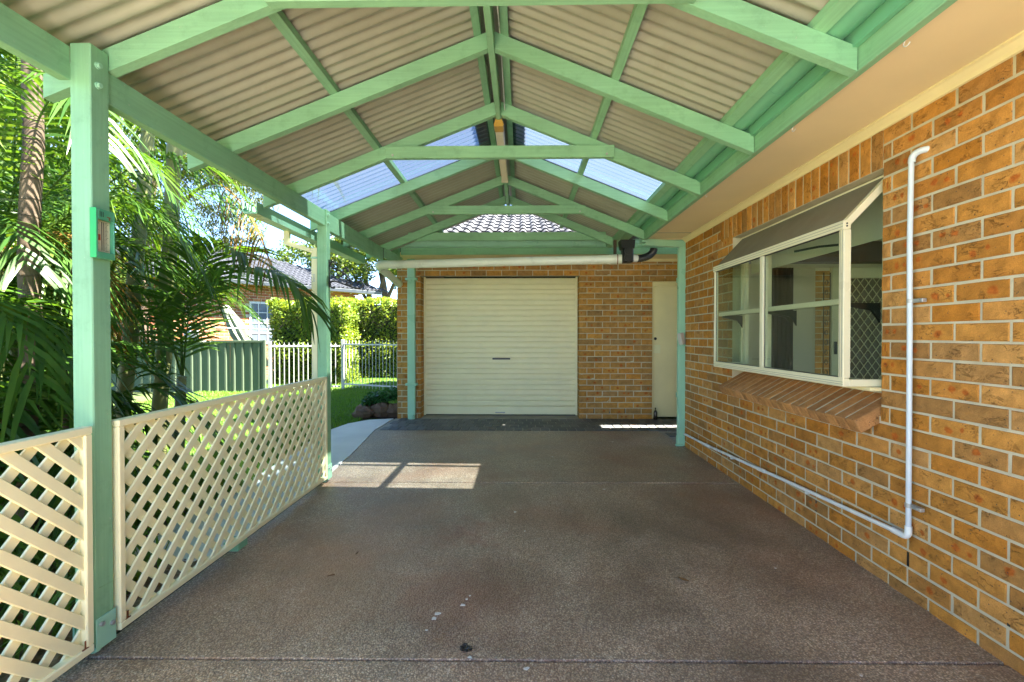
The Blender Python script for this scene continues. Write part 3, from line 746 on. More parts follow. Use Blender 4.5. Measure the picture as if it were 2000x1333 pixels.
for i in range(15):
    z = .35+i*.11; a = 1 if i % 2 else -1
    pts = [(3.36+a*.022*(1-t*.55)*math.cos(t*9+i), dY0, z+.034*(1-t*.5)*math.sin(t*9+i)) for t in np.linspace(0,1,12)]
    sc.tube(pts, .0035, 4)
sc.box((3.325,dY0-.004,.14),(3.332,dY0+.004,2.0)); sc.box((3.395,dY0-.004,.14),(3.402,dY0+.004,2.0))
tag(obj('scroll_screen', sc, M['iron']), 'narrow black iron scroll panel beside the security door behind the garden window', 'screen')
tag(obj('pelmet', MB().box((2.4,YC-.42,2.10),(4.6,YC-.27,2.32),.004), M['dark_timber']), 'dark timber pelmet above the doorway inside the room', 'pelmet')
tag(obj('wheelie_bin', MB().add([(3.30,6.5,.02),(3.75,6.5,.02),(3.75,7.0,.02),(3.30,7.0,.02),(3.24,6.44,.98),(3.81,6.44,.98),(3.81,7.06,.98),(3.24,7.06,.98)], [(3,2,1,0),(0,1,5,4),(1,2,6,5),(2,3,7,6),(3,0,4,7)]).box((3.22,6.42,.98),(3.83,7.08,1.05),.02), M['bin']), 'dark green wheelie bin in the passage seen through the garden window', 'bin')

# white conduit on the wall
cd = thing('wall_conduit', 'white pipe running up the brick wall right of the window and along its base', 'pipe', (1.88, 2.27, .32))
cx = 1.888; r_ = .0118
obj('pipe_run', MB().tube([(cx,2.245,.34),(cx-.002,2.245,1.3),(cx-.006,2.245,1.75),(cx-.002,2.245,2.155)], r_, 12), M['conduit'], cd)
pts = [(cx,2.245,2.14)]+[(cx+.012*(1-math.cos(a)),2.245-.030*(1-math.cos(a)),2.15+.034*math.sin(a)) for a in np.linspace(0,math.pi/2,6)]+[(1.912,2.204,2.186),(1.935,2.192,2.187)]
obj('elbow', MB().tube(pts, r_*1.3, 12), M['conduit'], cd)
pts = [(cx,2.245,.372)]+[(cx,2.245+.030*(1-math.cos(a)),.345-.030*math.sin(a)) for a in np.linspace(0,math.pi/2,6)]+[(cx,2.34,.315)]
obj('elbow', MB().tube(pts, r_*1.3, 12), M['white_pvc'], cd)
low = [(cx,2.33,.315),(cx,3.35,.262),(cx+.002,3.6,.245),(cx,4.6,.19),(cx,5.30,.165)]
obj('pipe_run', MB().tube(low[:3], r_, 12), M['white_pvc'], cd); obj('pipe_run', MB().tube([(cx,3.61,.2445)]+low[3:], r_, 12), M['white_pvc'], cd)
obj('coupling', MB().tube([(cx,3.56,.248),(cx,3.66,.242)], r_*1.25, 12), M['white_pvc'], cd); obj('coupling', MB().tube([(cx,4.62,.189),(cx,4.70,.186)], r_*1.25, 12), M['white_pvc'], cd)
for zz in (1.47, .475):
    b = MB().tube([(cx,2.245,zz-.010),(cx,2.245,zz+.010)], r_*1.35, 12); b.box((cx-.004,2.175,zz-.009),(cx+.018,2.245,zz+.009),.002); b.tube([(cx-.008,2.192,zz),(cx+.01,2.192,zz)], .006, 6)
    obj('saddle_clip', b, M['galv'], cd)
for yy, zz in ((3.06,.277),(4.15,.215)): obj('saddle_clip', MB().box((cx+.006,yy-.01,zz-.03),(cx+.032,yy+.01,zz-.008),.002), M['white_pvc'], cd)

# ------------------------------------------------------------------ GARAGE at the back
GY = 7.15; GX0, GX1 = -1.966, 5.6
gar = thing('brick_garage', 'brown brick garage with a cream roller door and grey tiled roof behind the carport', 'garage', (0, GY, 0))
D0, D1, DZ = -1.59, .90, 2.262; SD0, SD1, SDZ = 2.04, 2.86, 2.20
gm = MB(); my = GY+.004; CG = .0902
for lo, hi in (((GX0+.007,my,-.1),(D0-.007,my+.23,2.6)), ((D1+.007,my,-.1),(SD0-.005,my+.23,2.6)), ((D0-.007,my,DZ+.004),(D1+.007,my+.23,2.6)), ((SD0-.005,my,SDZ+.004),(SD1,my+.23,2.6)), ((SD1,my,-.1),(GX1,my+.23,2.6)), ((GX0+.007,my+.23,-.1),(GX0+.24,12.4,2.6)), ((GX0+.24,12.2,-.1),(GX1,12.4,2.6)), ((GX1-.2,my+.23,-.1),(GX1,12.2,2.6))):
    gm.box(lo, hi)
gwall = obj('wall', gm, M['mortar'], gar, origin=(0,GY,0))
GB = Bricks('brown')
def grow(zc, segs, ph):
    js = [D1+.243*k+ph for k in range(-16, 26)]
    for a, b in segs:
        cuts = [a-.005]+[j for j in js if a+.05 < j < b-.05]+[b+.005]
        for p, q in zip(cuts, cuts[1:]):
            L = q-p-.010
            if L > .02: GB.put(((p+q)/2, GY+BD+rng.uniform(-.002,.002), zc+rng.uniform(-.001,.001)), (0,rng.uniform(-.005,.005),0), L/BL, .080/BH)
for k in range(29):
    zc = .035+k*CG
    if zc > 2.58: break
    ph = 0 if k % 2 else .1215
    if zc+.04 < SDZ+.03: segs = [(GX0,D0),(D1,SD0),(SD1,GX1)]
    elif zc+.04 < DZ+.03: segs = [(GX0,D0),(D1,GX1)]
    else: segs = [(GX0,GX1)]
    grow(zc, segs, ph)
    if zc < DZ:                                               # brick ends in the door reveals
        GB.put((D0-BD+.0, GY+.115, zc), (0,0,R(90)), .205/BL, .080/BH)
        GB.put((D1+BD-.0, GY+.115, zc), (0,0,R(-90)), .205/BL, .080/BH)
GB.build(gwall, 300, lambda it: 0 if it[0].x < 2.1 and it[0].z < 2.6 else 10+it[0].x)
for xx in (1.133,1.376,1.619):
    obj('weep_hole', MB().box((xx-.006,GY-.001,.035+1*CG-.036),(xx+.006,GY+.012,.035+1*CG+.036)), M['black'], gwall)
obj('lintel', MB().box((D0-.004,GY+.004,DZ-.010),(D1+.004,GY+.10,DZ-.0005)), M['galv'], gar)
obj('threshold', MB().box((D0,GY-.04,-.05),(D1,GY+.32,.012),.006), M['slab_edge'], gar)
# roller door of interlocking slats
rd = obj('roller_door', MB().box((D0+.002,GY+.225,.03),(D1-.002,GY+.262,.16),.004).box((D0-.0,GY+.215,.02),(D0+.03,GY+.265,2.26),.002).box((D1-.03,GY+.215,.02),(D1,GY+.265,2.26),.002), M['cream_door'], gar)
SL = .0866; nsl = 25
sp = [(0,0),(-.004,.004),(-.010,.012),(-.013,.022),(-.013,.060),(-.010,.070),(-.004,.078),(-.001,.0815),(-.001,.0866),(.004,.0866),(.004,0)]
sl_me = None
for i in range(nsl):
    z = .162+i*SL
    if z+SL > 2.31: break
    if sl_me is None:
        o = obj('slat', MB().extrude(sp, (D0+.031,0,0),(D1-.031,0,0),(0,1,0),(0,0,1)), M['cream_door'], rd, origin=(0,0,0)); sl_me = o.data
    else: o = bpy.data.objects.new('slat', sl_me); _setup(o, rd, (0,0,0))
    WORLD[o.name] = Vector((0,GY+.245,z)); o.location = WORLD[o.name]-WORLD[rd.name]
obj('lock_plate', MB().box((-.475,GY+.222,.920),(-.188,GY+.236,.947),.003).tube([(-.392,GY+.218,.934),(-.392,GY+.224,.934)],.011,10), M['black'], rd)
obj('pull_handle', MB().box((-.43,GY+.208,.052),(-.27,GY+.225,.070),.004), M['galv'], rd)
obj('weather_seal', MB().box((D0+.01,GY+.236,.012),(D1-.01,GY+.25,.03)), M['black'], rd)
# side door
dr = obj('door', MB().box((SD0+.035,GY+.10,.02),(SD1-.035,GY+.14,SDZ-.11),.002), M['cream_paint'], gar)
obj('door_frame', MB().box((SD0,GY+.05,0),(SD0+.035,GY+.16,SDZ),.002).box((SD1-.035,GY+.05,0),(SD1,GY+.16,SDZ),.002).box((SD0+.035,GY+.04,SDZ-.055),(SD1-.035,GY+.16,SDZ-.002),.002).box((SD0+.035,GY+.06,SDZ-.11),(SD1-.035,GY+.145,SDZ-.055),.002), M['cream_paint'], gar)
obj('lock', MB().tube([(SD0+.075,GY+.085,1.26),(SD0+.075,GY+.10,1.26)],.022,14), M['black'], dr)
obj('kick_plate', MB().box((SD0+.045,GY+.094,1.03),(SD0+.155,GY+.10,1.16),.002), M['cream_pvc'], dr)
# eave, gutter and fascia
obj('soffit', MB().box((GX0+.02,6.55,2.500),(GX1,7.16,2.512)), M['soffit'], gar)
obj('fascia', MB().box((-1.74,6.53,2.470),(GX1,6.555,2.60),.003), M['mint_x'], gar)
gp = [(0,0),(-.05,0),(-.085,.018),(-.10,.045),(-.10,.075),(-.085,.095),(-.06,.10),(-.06,.12),(0,.12)]
for a, b in ((-1.76,-.62),(-.62,.72),(.722,2.6),(2.602,5.6)):
    obj('gutter', MB().extrude(gp, (a+.001,6.528,2.565),(b-.001,6.528,2.565),(0,1,0),(0,0,1)), M['mint_metal'], gar)
obj('eave_end_board', MB().box((-1.84,6.40,2.37),(-1.745,6.52,2.60),.003), M['mint'], gar)
obj('cornice', MB().extrude([(0,0),(-.05,0),(-.02,-.03),(0,-.04)], (GX0,GY+.005,2.499),(GX1,GY+.005,2.499),(0,1,0),(0,0,1)), M['cream_paint'], gar)
for xx in (.28,1.02): obj('soffit_joint', MB().box((xx,6.56,2.494),(xx+.02,7.09,2.499)), M['cream_paint'], gar)
# tiled roof
RY, RZ = 9.25, 3.83; EY, EZ = 6.42, 2.69; rs = math.atan2(RZ-EZ, RY-EY)
rf = MB(); rf.add([(GX0-.5,EY,EZ-.03),(GX1+.5,EY,EZ-.03),(GX1+.5,RY,RZ-.03),(GX0-.5,RY,RZ-.03),(GX1+.5,12.7,EZ-.1),(GX0-.5,12.7,EZ-.1)], [(0,1,2,3),(3,2,4,5)])
rf.add([(GX0,EY+.3,EZ-.05),(GX0,RY,RZ-.05),(GX0,12.4,EZ-.1),(GX1,EY+.3,EZ-.05),(GX1,RY,RZ-.05),(GX1,12.4,EZ-.1)], [(0,1,2),(5,4,3)])
groof = obj('roof', rf, M['tile'], gar, origin=(0,EY,EZ))
def tile_mesh():
    W, L, t = .332, .40, .014; nx = 12; vs = []; fs = []
    def hgt(u):
        u = (u*2) % 1.0; return .042*max(0, math.sin(math.pi*min(1,max(0,(u-.18)/.64))))**.75
    for e, (yy, dz) in enumerate(((0,.026),(L,.0))):
        for i in range(nx+1): vs.append((-W/2+W*i/nx, yy, hgt(i/nx)+dz+t*.5))
        for i in range(nx+1): vs.append((-W/2+W*i/nx, yy, hgt(i/nx)*.6+dz-t))
    n = nx+1
    for i in range(nx):
        fs.append((i,i+1,2*n+i+1,2*n+i)); fs.append((n+i,n+i+1,i+1,i))
    me = bpy.data.meshes.new('tile'); me.from_pydata(vs, [], fs); me.materials.append(M['tile']); me.update(); return me
TM = tile_mesh(); exp_ = .33; tiles = []
nrow = int(math.hypot(RY-EY, RZ-EZ)/exp_)
for j in range(nrow+1):
    for i in range(-8, 21):
        s = j*exp_; tiles.append((.332*i+.1, EY+s*math.cos(rs), EZ+s*math.sin(rs)+.012))
tiles.sort(key=lambda p: (abs(p[0]+.1) > 1.95 or p[1] < 6.9, abs(p[0])))
for p in tiles[:170]:
    o = bpy.data.objects.new('tile', TM); _setup(o, groof, p); o.rotation_euler = (rs+rng.uniform(-.012,.012), rng.uniform(-.01,.01), rng.uniform(-.008,.008))
V, F, A = [], [], []; tv = [v.co.copy() for v in TM.vertices]; tf = [tuple(q.vertices) for q in TM.polygons]
for p in tiles[170:]:
    m = Matrix.Translation(p) @ Matrix.Rotation(rs,4,'X'); b = len(V); V += [tuple(m @ v) for v in tv]; F += [tuple(i+b for i in f) for f in tf]
mb = MB(); mb.add(V, F); obj('tile', mb, M['tile'], groof, kind='stuff')
for i in range(20):
    obj('ridge_tile', MB().tube([(GX0-.5+i*.40,RY,RZ-.01),(GX0-.5+i*.40+.43,RY,RZ+.005)], [.10,.11], 10), M['tile'], groof)

# ------------------------------------------------------------------ CARPORT
cp = thing('carport', 'open gabled carport of mint green timber with corrugated roof sheets', 'carport', (-.18, 3, 0))
XL, XR, XA = -1.72, 1.36, -.18
ZL, ZR, ZA = 2.405, 2.375, 3.005
RYS = [1.10, 1.88, 2.70, 3.50, 4.28, 5.08, 5.83]     # front faces of the rafters
sl = (ZA-ZL)/(XA-XL); sr = (ZA-ZR)/(XR-XA)
RH = .092; Y_FRONT = .96; Y_BACK = 6.42
def zb(x): return ZA-sl*(XA-x) if x < XA else ZA-sr*(x-XA)      # underside of the rafters
def zt(x): return zb(x)+RH*math.sqrt(1+(sl if x < XA else sr)**2)
for y in RYS:
    for a, b in ((-2.0, XA-.0195), (XA+.0195, XR)):
        if y > 5.7 and b == XR: b = 1.16
        p = [(a,zb(a)),(b,zb(b)),(b,zt(b)),(a,zt(a))]
        obj('rafter', MB().extrude([(x,z) for x,z in p], (0,y,0),(0,y+.045,0),(1,0,0),(0,0,1)), M['mint_x'], cp)
for y0, y1 in ((Y_FRONT,3.62),(3.622,Y_BACK-.02)):
    obj('ridge_beam', MB().box((XA-.019,y0,2.985),(XA+.019,y1,3.135),.003), M['mint'], cp)
def skew_box(x0, x1, y0, y1, lift, h):
    return MB().extrude([(x0,zt(x0)+lift),(x1,zt(x1)+lift),(x1,zt(x1)+lift+h),(x0,zt(x0)+lift+h)], (0,y0,0),(0,y1,0),(1,0,0),(0,0,1))
PH = .038
for x0, x1 in ((-1.985,-1.93),(-1.137,-1.095),(-.282,-.240),(-.125,-.078),(.528,.570),(1.180,1.232)):
    obj('purlin', skew_box(x0, x1, Y_FRONT, Y_BACK-.03, .0008, PH), M['mint'], cp)
for y in (1.88, 3.50, 5.08):                               # collar ties on the front of every other pair
    yb = y-.0455
    xa, xb = -1.04, .70
    obj('collar_tie', MB().box((xa,yb,2.652),(xb,y-.0005,2.742),.003), M['mint_x'], cp)
    for xx in (xa+.06, xb-.06): obj('bolt', MB().tube([(xx,yb-.008,2.672),(xx,yb+.002,2.672)], .009, 6), M['galv'], cp)
obj('gable_tie', MB().box((-1.47,5.875,2.535),(1.08,5.915,2.640),.003), M['mint_x'], cp)
# posts with steel stirrups
def post(y0, y1, zt_, zs):
    o = obj('post', MB().box((-1.803,y0,.045),(-1.718,y1,zt_),.004), M['mint_z'], cp)
    st = MB().box((-1.808,y0-.004,.028),(-1.713,y1+.004,.043)).box((-1.7175,y0-.002,.03),(-1.712,y1+.003,.155),.001).box((-1.812,y0-.002,.03),(-1.8035,y1+.003,.155),.001).tube([(-1.76,(y0+y1)/2,-.03),(-1.76,(y0+y1)/2,.03)],.017,10)
    s = obj('stirrup', st, M['mint_metal'], cp)
    for yy, zz in ((y0+.018,.128),(y1-.018,.104)): obj('bolt', MB().tube([(-1.712,yy,zz),(-1.702,yy,zz)],.009,8), M['galv'], s)
    for zz in zs: obj('bolt', MB().tube([(-1.718,(y0+y1)/2-.01,zz),(-1.704,(y0+y1)/2-.01,zz)],.010,8).tube([(-1.718,(y0+y1)/2-.01,zz),(-1.714,(y0+y1)/2-.01,zz)],.014,10), M['mint_metal'], o)
post(1.795,1.878,2.47,(2.315,2.395)); post(3.985,4.066,2.418,(2.30,2.375)); post(.97,1.053,2.47,())
obj('beam', MB().box((-1.842,Y_FRONT,2.318),(-1.796,1.793,2.452),.003), M['mint'], cp)
obj('beam', MB().box((-1.776,1.88,2.270),(-1.728,3.983,2.403),.003), M['mint'], cp)
obj('beam', MB().box((-1.776,4.068,2.245),(-1.728,5.66,2.401),.003), M['mint'], cp)
obj('beam_cap', MB().box((-1.778,5.662,2.272),(-1.726,5.672,2.399)), M['iron'], cp)
obj('strut', MB().beam((-1.755,5.69,2.36),(-1.70,6.42,2.345),.04,.12,.003), M['mint'], cp)
# roof sheets, one by one; the fourth bay is clear
def sheet(y0, y1, side, mat, name, lap=0.):
    pitch = .076; amp = .0085; seg = 8
    ny = max(2, int(round((y1-y0)/pitch*seg))); xs = [-2.03, -1.62, -1.12, -.66, -.235] if side < 0 else [-.125, .22, .56, .90, 1.30]
    V = []
    for i in range(ny+1):
        y = y0+(y1-y0)*i/ny; dz = amp*math.cos(2*math.pi*(y-Y_FRONT)/pitch)
        for x in xs: V.append((x, y, zt(x)+.001+PH+amp+.0015+dz+lap))
    n = len(xs); F = [(i*n+j, i*n+j+1, (i+1)*n+j+1, (i+1)*n+j) for i in range(ny) for j in range(n-1)]
    if side < 0: pass
    mb = MB(); mb.add(V, F, True); o = obj(name, mb, mat, cp); return o
edges = [.96, 1.53, 2.29, 2.975, 3.60, 4.42, 4.995, 5.47, 6.42]
for side in (-1, 1):
    for i, (a, b) in enumerate(zip(edges, edges[1:])):
        if abs(a-3.60) < .01: sheet(a+.001, b-.001, side, M['clear_sheet'], 'skylight_sheet')
        else: sheet(a-.03, b+.03, side, M['sheet'], 'roof_sheet', .0022*(i % 2))
rc = MB(); rc.add([(-.40,Y_FRONT-.02,zt(-.40)+.075),(XA,Y_FRONT-.02,zt(XA)+.09),(.04,Y_FRONT-.02,zt(.04)+.075),(-.40,3.57,zt(-.40)+.075),(XA,3.57,zt(XA)+.09),(.04,3.57,zt(.04)+.075)], [(0,1,4,3),(1,2,5,4)])
rc.add([(-.40,3.57,zt(-.40)+.077),(XA,3.57,zt(XA)+.092),(.04,3.57,zt(.04)+.077),(-.40,Y_BACK,zt(-.40)+.077),(XA,Y_BACK,zt(XA)+.092),(.04,Y_BACK,zt(.04)+.077)], [(0,1,4,3),(1,2,5,4)])
obj('ridge_capping', rc, M['sheet'], cp)
for a, b in ((-1.15,-.235),(-.115,.95)):                          # cream flashing near the garage end
    obj('flashing', MB().extrude([(a,zt(a)+.002),(b,zt(b)+.002),(b,zt(b)+.006),(a,zt(a)+.006)], (0,5.14,0),(0,5.40,0),(1,0,0),(0,0,1)), M['cream_alu'], cp)
obj('wire', MB().tube([(-.13,y,3.06+.03*math.sin(y*5)) for y in np.linspace(1.3,3.6,24)], .004, 5), M['white_pvc'], cp)
# box gutter between carport and house, half-round from below
hr = [( .062*math.cos(a), .062*math.sin(a)) for a in np.linspace(math.pi, 2*math.pi, 14)]
hr = hr+[(x*.93, y*.93) for x, y in hr[::-1]]
for a, b in ((Y_FRONT,1.55),(1.552,2.32),(2.322,3.05),(3.052,4.4),(4.402,5.22)):
    obj('gutter', MB().extrude(hr, (1.292,a,2.575),(1.292,b,2.575),(1,0,0),(0,0,1), smooth=True), M['mint_dark'], cp)
obj('sun_slit_cover', MB().box((1.24,5.23,2.540),(1.375,6.40,2.550)), M['mint_dark'], cp)  # added strip closing a slit that let sun through onto the pavers
obj('gutter_board', MB().box((1.340,Y_FRONT,2.47),(1.362,5.25,2.60)), M['mint_dark'], cp)
obj('end_strap', MB().box((1.18,5.86,2.29),(1.215,5.90,2.53),.002), plain('weathered_strap',(.10,.065,.04),.8), cp)
obj('corner_post', MB().box((1.352,5.15,2.36),(1.412,5.275,2.53),.003), M['mint_metal'], cp)
# eave gutter on the garden side with its downpipe
lg = [(0,0),(-.10,0),(-.115,.02),(-.115,.085),(-.105,.092),(-.105,.02),(-.01,.012),(0,.09)]
for a, b in ((3.45,4.25),(4.252,5.85)):
    obj('eave_gutter', MB().extrude(lg, (-2.02,a,2.235),(-2.02,b,2.235),(1,0,0),(0,0,1)), M['mint_metal'], cp)
dp = thing('eave_downpipe', 'cream downpipe cranked from the carport gutter down behind the second post', 'downpipe', (-1.84, 4.05, .0))
obj('pipe_run', MB().beam((-2.085,4.02,2.236),(-2.085,4.02,2.125),.05,.035,.003,(0,1,0)), M['cream_pvc'], dp)
obj('pipe_run', MB().beam((-2.10,4.02,2.13),(-1.842,4.02,2.05),.035,.05,.003,(0,1,0)), M['cream_pvc'], dp)
obj('pipe_run', MB().beam((-1.835,4.02,2.08),(-1.835,4.02,.0),.050,.045,.003,(0,1,0)), M['cream_pvc'], dp)
obj('bracket', MB().box((-1.862,3.99,1.985),(-1.806,4.05,2.0)), M['mint_metal'], dp)
def text_mesh(name, body, size, mat, parent, pos, rot, ext=.0003):
    cu = bpy.data.curves.new(name, 'FONT'); cu.body = body; cu.size = size; cu.extrude = ext
    tmp = bpy.data.objects.new(name, cu); COL.objects.link(tmp); bpy.context.view_layer.update()
    me = bpy.data.meshes.new_from_object(tmp.evaluated_get(bpy.context.evaluated_depsgraph_get())); bpy.data.objects.remove(tmp); bpy.data.curves.remove(cu)
    me.materials.clear(); me.materials.append(mat); o = bpy.data.objects.new(name, me); _setup(o, parent, pos); o.rotation_euler = rot; return o
text_mesh('printed_word', 'bond', .034, M['galv'], dp, (-1.829, 3.996, 1.78), (R(90), R(-90), 0))
# fluorescent batten under the ridge
fl = thing('batten_light', 'long fluorescent batten with yellowed diffuser hanging under the ridge', 'light', (XA, 4.2, 2.93))
obj('diffuser', MB().extrude([(-.033,0),(-.036,-.02),(-.028,-.046),(.028,-.046),(.036,-.02),(.033,0)], (XA,3.66,2.984),(XA,4.84,2.984),(1,0,0),(0,0,1)), M['diffuser'], fl)
obj('end_cap', MB().extrude([(-.022,.012),(-.030,-.012),(-.040,-.03),(-.034,-.052),(.034,-.052),(.040,-.03),(.030,-.012),(.022,.012)], (XA,3.56,2.985),(XA,3.66,2.985),(1,0,0),(0,0,1)), M['orange_cap'], fl)
obj('end_cap', MB().box((XA-.036,4.84,2.936),(XA+.036,4.875,2.984),.004), M['diffuser'], fl)

# thermometer on the first post
th = thing('wall_thermometer', 'green framed thermometer screwed to the inner side of the near post', 'thermometer', (-1.715, 1.825, 1.615))
obj('case', MB().box((-1.7178,1.788,1.615),(-1.692,1.796,1.812),.002).box((-1.7178,1.864,1.615),(-1.692,1.872,1.812),.002).box((-1.7178,1.796,1.615),(-1.692,1.864,1.640),.001).box((-1.7178,1.796,1.770),(-1.692,1.864,1.812),.001), M['thermo_face'], th)
obj('case_side', MB().box((-1.7178,1.7862,1.614),(-1.692,1.7878,1.813)), M['thermo'], th)
obj('scale_card', MB().box((-1.7178,1.7965,1.6405),(-1.708,1.8635,1.7695)), M['scale'], th)
tk = MB()
for i in range(22):
    z = 1.648+i*.0054; tk.box((-1.708,1.803,z),(-1.7072,1.803+(.012 if i % 5 == 0 else .007),z+.0012)); tk.box((-1.708,1.842,z),(-1.7072,1.842+(.014 if i % 5 == 0 else .009),z+.0014))
tk.box((-1.708,1.826,1.648),(-1.7065,1.828,1.764)); tk.box((-1.708,1.835,1.648),(-1.7065,1.8365,1.764))
obj('tick_mark', tk, M['iron'], th)
obj('red_marker', MB().box((-1.7079,1.812,1.688),(-1.7055,1.819,1.712)), M['red_label'], th)
obj('slot', MB().box((-1.6922,1.802,1.781),(-1.6915,1.8045,1.802)).box((-1.6922,1.809,1.781),(-1.6915,1.8115,1.802)).box((-1.6922,1.816,1.781),(-1.6915,1.8185,1.802)), M['black'], th)
obj('chip', MB().box((-1.6922,1.834,1.783),(-1.691,1.850,1.787)).box((-1.6922,1.842,1.772),(-1.691,1.848,1.783)), M['bark_dead'], th)

# iron scroll bracket on the second post
br = thing('scroll_bracket', 'black wrought iron scroll bracket for hanging baskets on the second post', 'bracket', (-1.70, 4.03, 1.73))
def P2(zx, zy): return (-1.712+(zx-365)/1919, 4.03, 1.98-(zy-575)/1919)
obj('back_bar', MB().box((-1.717,4.022,1.73),(-1.710,4.038,1.98),.001), M['iron'], br)
def arc(cx, cy_, r, a0, a1, n=10): return [(cx+r*math.cos(R(a)), cy_-r*math.sin(R(a))) for a in np.linspace(a0, a1, n)]
def spline(pp): return [P2(*p) for p in pp]
obj('scroll', MB().tube(spline(arc(420,655,45,-20,215,12)+[(420,715),(500,750),(575,775),(610,800),(680,870),(740,930)]+arc(712,965,48,20,-200,10)), .0085, 6), M['iron'], br)
obj('scroll', MB().tube(spline(arc(645,765,46,-15,190,10)+[(600,800)]+arc(553,815,46,0,-170,9)), .008, 6), M['iron'], br)
obj('scroll', MB().tube(spline(arc(430,1005,52,-60,-200,6)[::1]+arc(430,1000,60,170,70,6)+[(520,955),(640,1000),(780,1050),(860,1062)]+arc(888,1000,58,-90,150,12)), .0085, 6), M['iron'], br)

# ------------------------------------------------------------------ lattice panels
def lattice(y0, y1, z0, z1, up, label):
    t = thing('lattice_panel', label, 'screen', (-1.735,(y0+y1)/2,z0), 'cream lattice panels along the carport')
    xi, xo = -1.705, -1.745; w = .031
    obj('rail', MB().box((xo,y0,z1-w),(xi,y1,z1),.004), M['cream_pvc'], t); obj('rail', MB().box((xo,y0,z0),(xi,y1,z0+w),.004), M['cream_pvc'], t)
    obj('stile', MB().box((xo+.001,y0,z0+w),(xi-.001,y0+w,z1-w),.004), M['cream_pvc'], t); obj('stile', MB().box((xo+.001,y1-w,z0+w),(xi-.001,y1,z1-w),.004), M['cream_pvc'], t)
    ya, yb, za, zb_ = y0+w-.004, y1-w+.004, z0+w-.004, z1-w+.004
    for layer, sg in ((0, up), (1, -up)):
        x0 = xi-.010-layer*.015; x1 = x0-.009
        step_ = .118; W = .0395*1.414; c = -(yb-ya)+.03*layer
        while c < (zb_-za)+(yb-ya):
            # strip between lines z = za + c + sg*(y-ya)*1 .. +W   clipped to the rectangle
            poly = []
            base = [(ya, za+c if sg > 0 else za+c+0), ]
            def zl(y, off): return za+c+off+(y-ya if sg > 0 else (yb-y))
            pts = [(ya,zl(ya,0)),(yb,zl(yb,0)),(yb,zl(yb,W)),(ya,zl(ya,W))]
            def clip(ps, f, inter):
                out = []
                for i in range(len(ps)):
                    a, b = ps[i], ps[(i+1) % len(ps)]
                    if f(a): out.append(a)
                    if f(a) != f(b): out.append(inter(a, b))
                return out
            def iz(zv): return lambda a, b: (a[0]+(b[0]-a[0])*(zv-a[1])/(b[1]-a[1]), zv)
            ps = clip(pts, lambda p: p[1] >= za, iz(za)); ps = clip(ps, lambda p: p[1] <= zb_, iz(zb_)) if ps else ps
            if len(ps) >= 3:
                ar = abs(sum(ps[i][0]*ps[(i+1) % len(ps)][1]-ps[(i+1) % len(ps)][0]*ps[i][1] for i in range(len(ps))))/2
                if ar > .0008:
                    n = len(ps); cyy = sum(p[0] for p in ps)/n; czz = sum(p[1] for p in ps)/n
                    dn = Vector((1,-sg)).normalized()      # across the slat
                    inn = []
                    mid = (za+c+W/2)
                    for (yy, zz) in ps:
                        d = (zz-(zl(yy,0)+W/2)); s_off = -.0025 if d > 0 else .0025
                        inn.append((yy-s_off*.7*sg, zz+s_off*.7))
                    vs = [(x1,yy,zz) for yy,zz in ps]+[(x0-.0025,yy,zz) for yy,zz in ps]+[(x0,yy,zz) for yy,zz in inn]
                    fs = [tuple(range(n))]+[(i,n+i,n+(i+1)%n,(i+1)%n) for i in range(n)]+[(n+i,2*n+i,2*n+(i+1)%n,n+(i+1)%n) for i in range(n)]+[tuple(range(2*n,3*n))[::-1]]
                    obj('slat', MB().add(vs, fs), M['cream_pvc'], t)
            c += step_
    st = MB(); i_ = 0
    for a_ in range(1, int((yb-ya)/.118)+1):
        for b_ in range(1, int((zb_-za)/.118)+1):
            yy, zz = ya+a_*.118+rng.uniform(-.004,.004)-.03, za+b_*.118+.012+rng.uniform(-.004,.004)
            if (a_+b_) % 2 == 0 and yy < yb: st.box((xi-.0102,yy-.006,zz-.001),(xi-.0090,yy+.006,zz+.001))
    for yy in (y0+w, y1-w-.014):
        obj('rusty_clip', MB().box((xi-.004,yy+(.0 if yy < (y0+y1)/2 else .004),z0+w),(xi-.0015,yy+.011,z0+w+.034),.001).box((xi-.006,yy-.004,z0+w-.001),(xi-.001,yy+.022,z0+w+.004),.001), M['rust'], t)
    return t
lattice(1.895, 3.965, .046, .945, 1, 'long cream lattice panel between the near post and the second post')
lattice(-.33, 1.778, .042, .943, -1, 'cream lattice panel on the camera side of the near post, cut by the frame')
tag(obj('support_block', MB().box((-1.80,2.70,.0),(-1.71,2.80,.052),.004), M['mint']), 'mint green timber block under the long lattice panel', 'block')

# ------------------------------------------------------------------ rainwater pipes
sp_ = thing('storm_pipe', 'fat off-white storm pipe slung across the garage front under the gable', 'pipe', (-.3, 5.7, 2.2))
pL, pR = Vector((-1.80,5.94,2.235)), Vector((1.19,5.44,2.216))
obj('pipe_run', MB().tube([pL, pR], .054, 20), M['pipe_cream'], sp_)
dd = (pR-pL).normalized()
obj('coupling', MB().tube([pL-dd*.005, pL+dd*.05], .059, 20), M['pipe_cream'], sp_); obj('coupling', MB().tube([pR-dd*.15, pR-dd*.03], .059, 20), M['pipe_cream'], sp_)
e = [pL, pL-dd*.04, pL-dd*.07+Vector((-.005,.03,-.003)), pL-dd*.075+Vector((-.01,.09,-.012)), pL-dd*.075+Vector((-.02,.2,-.03))]
obj('elbow', MB().tube(e, .057, 20), M['pipe_cream'], sp_)
obj('pipe_run', MB().tube([e[-1]-Vector((0,.03,-.005)), (-1.925,7.14,2.12)], .053, 16), M['pipe_cream'], sp_)
obj('hose_clamp', MB().tube([pR-dd*.055, pR-dd*.045], .061, 20), M['rust'], sp_)
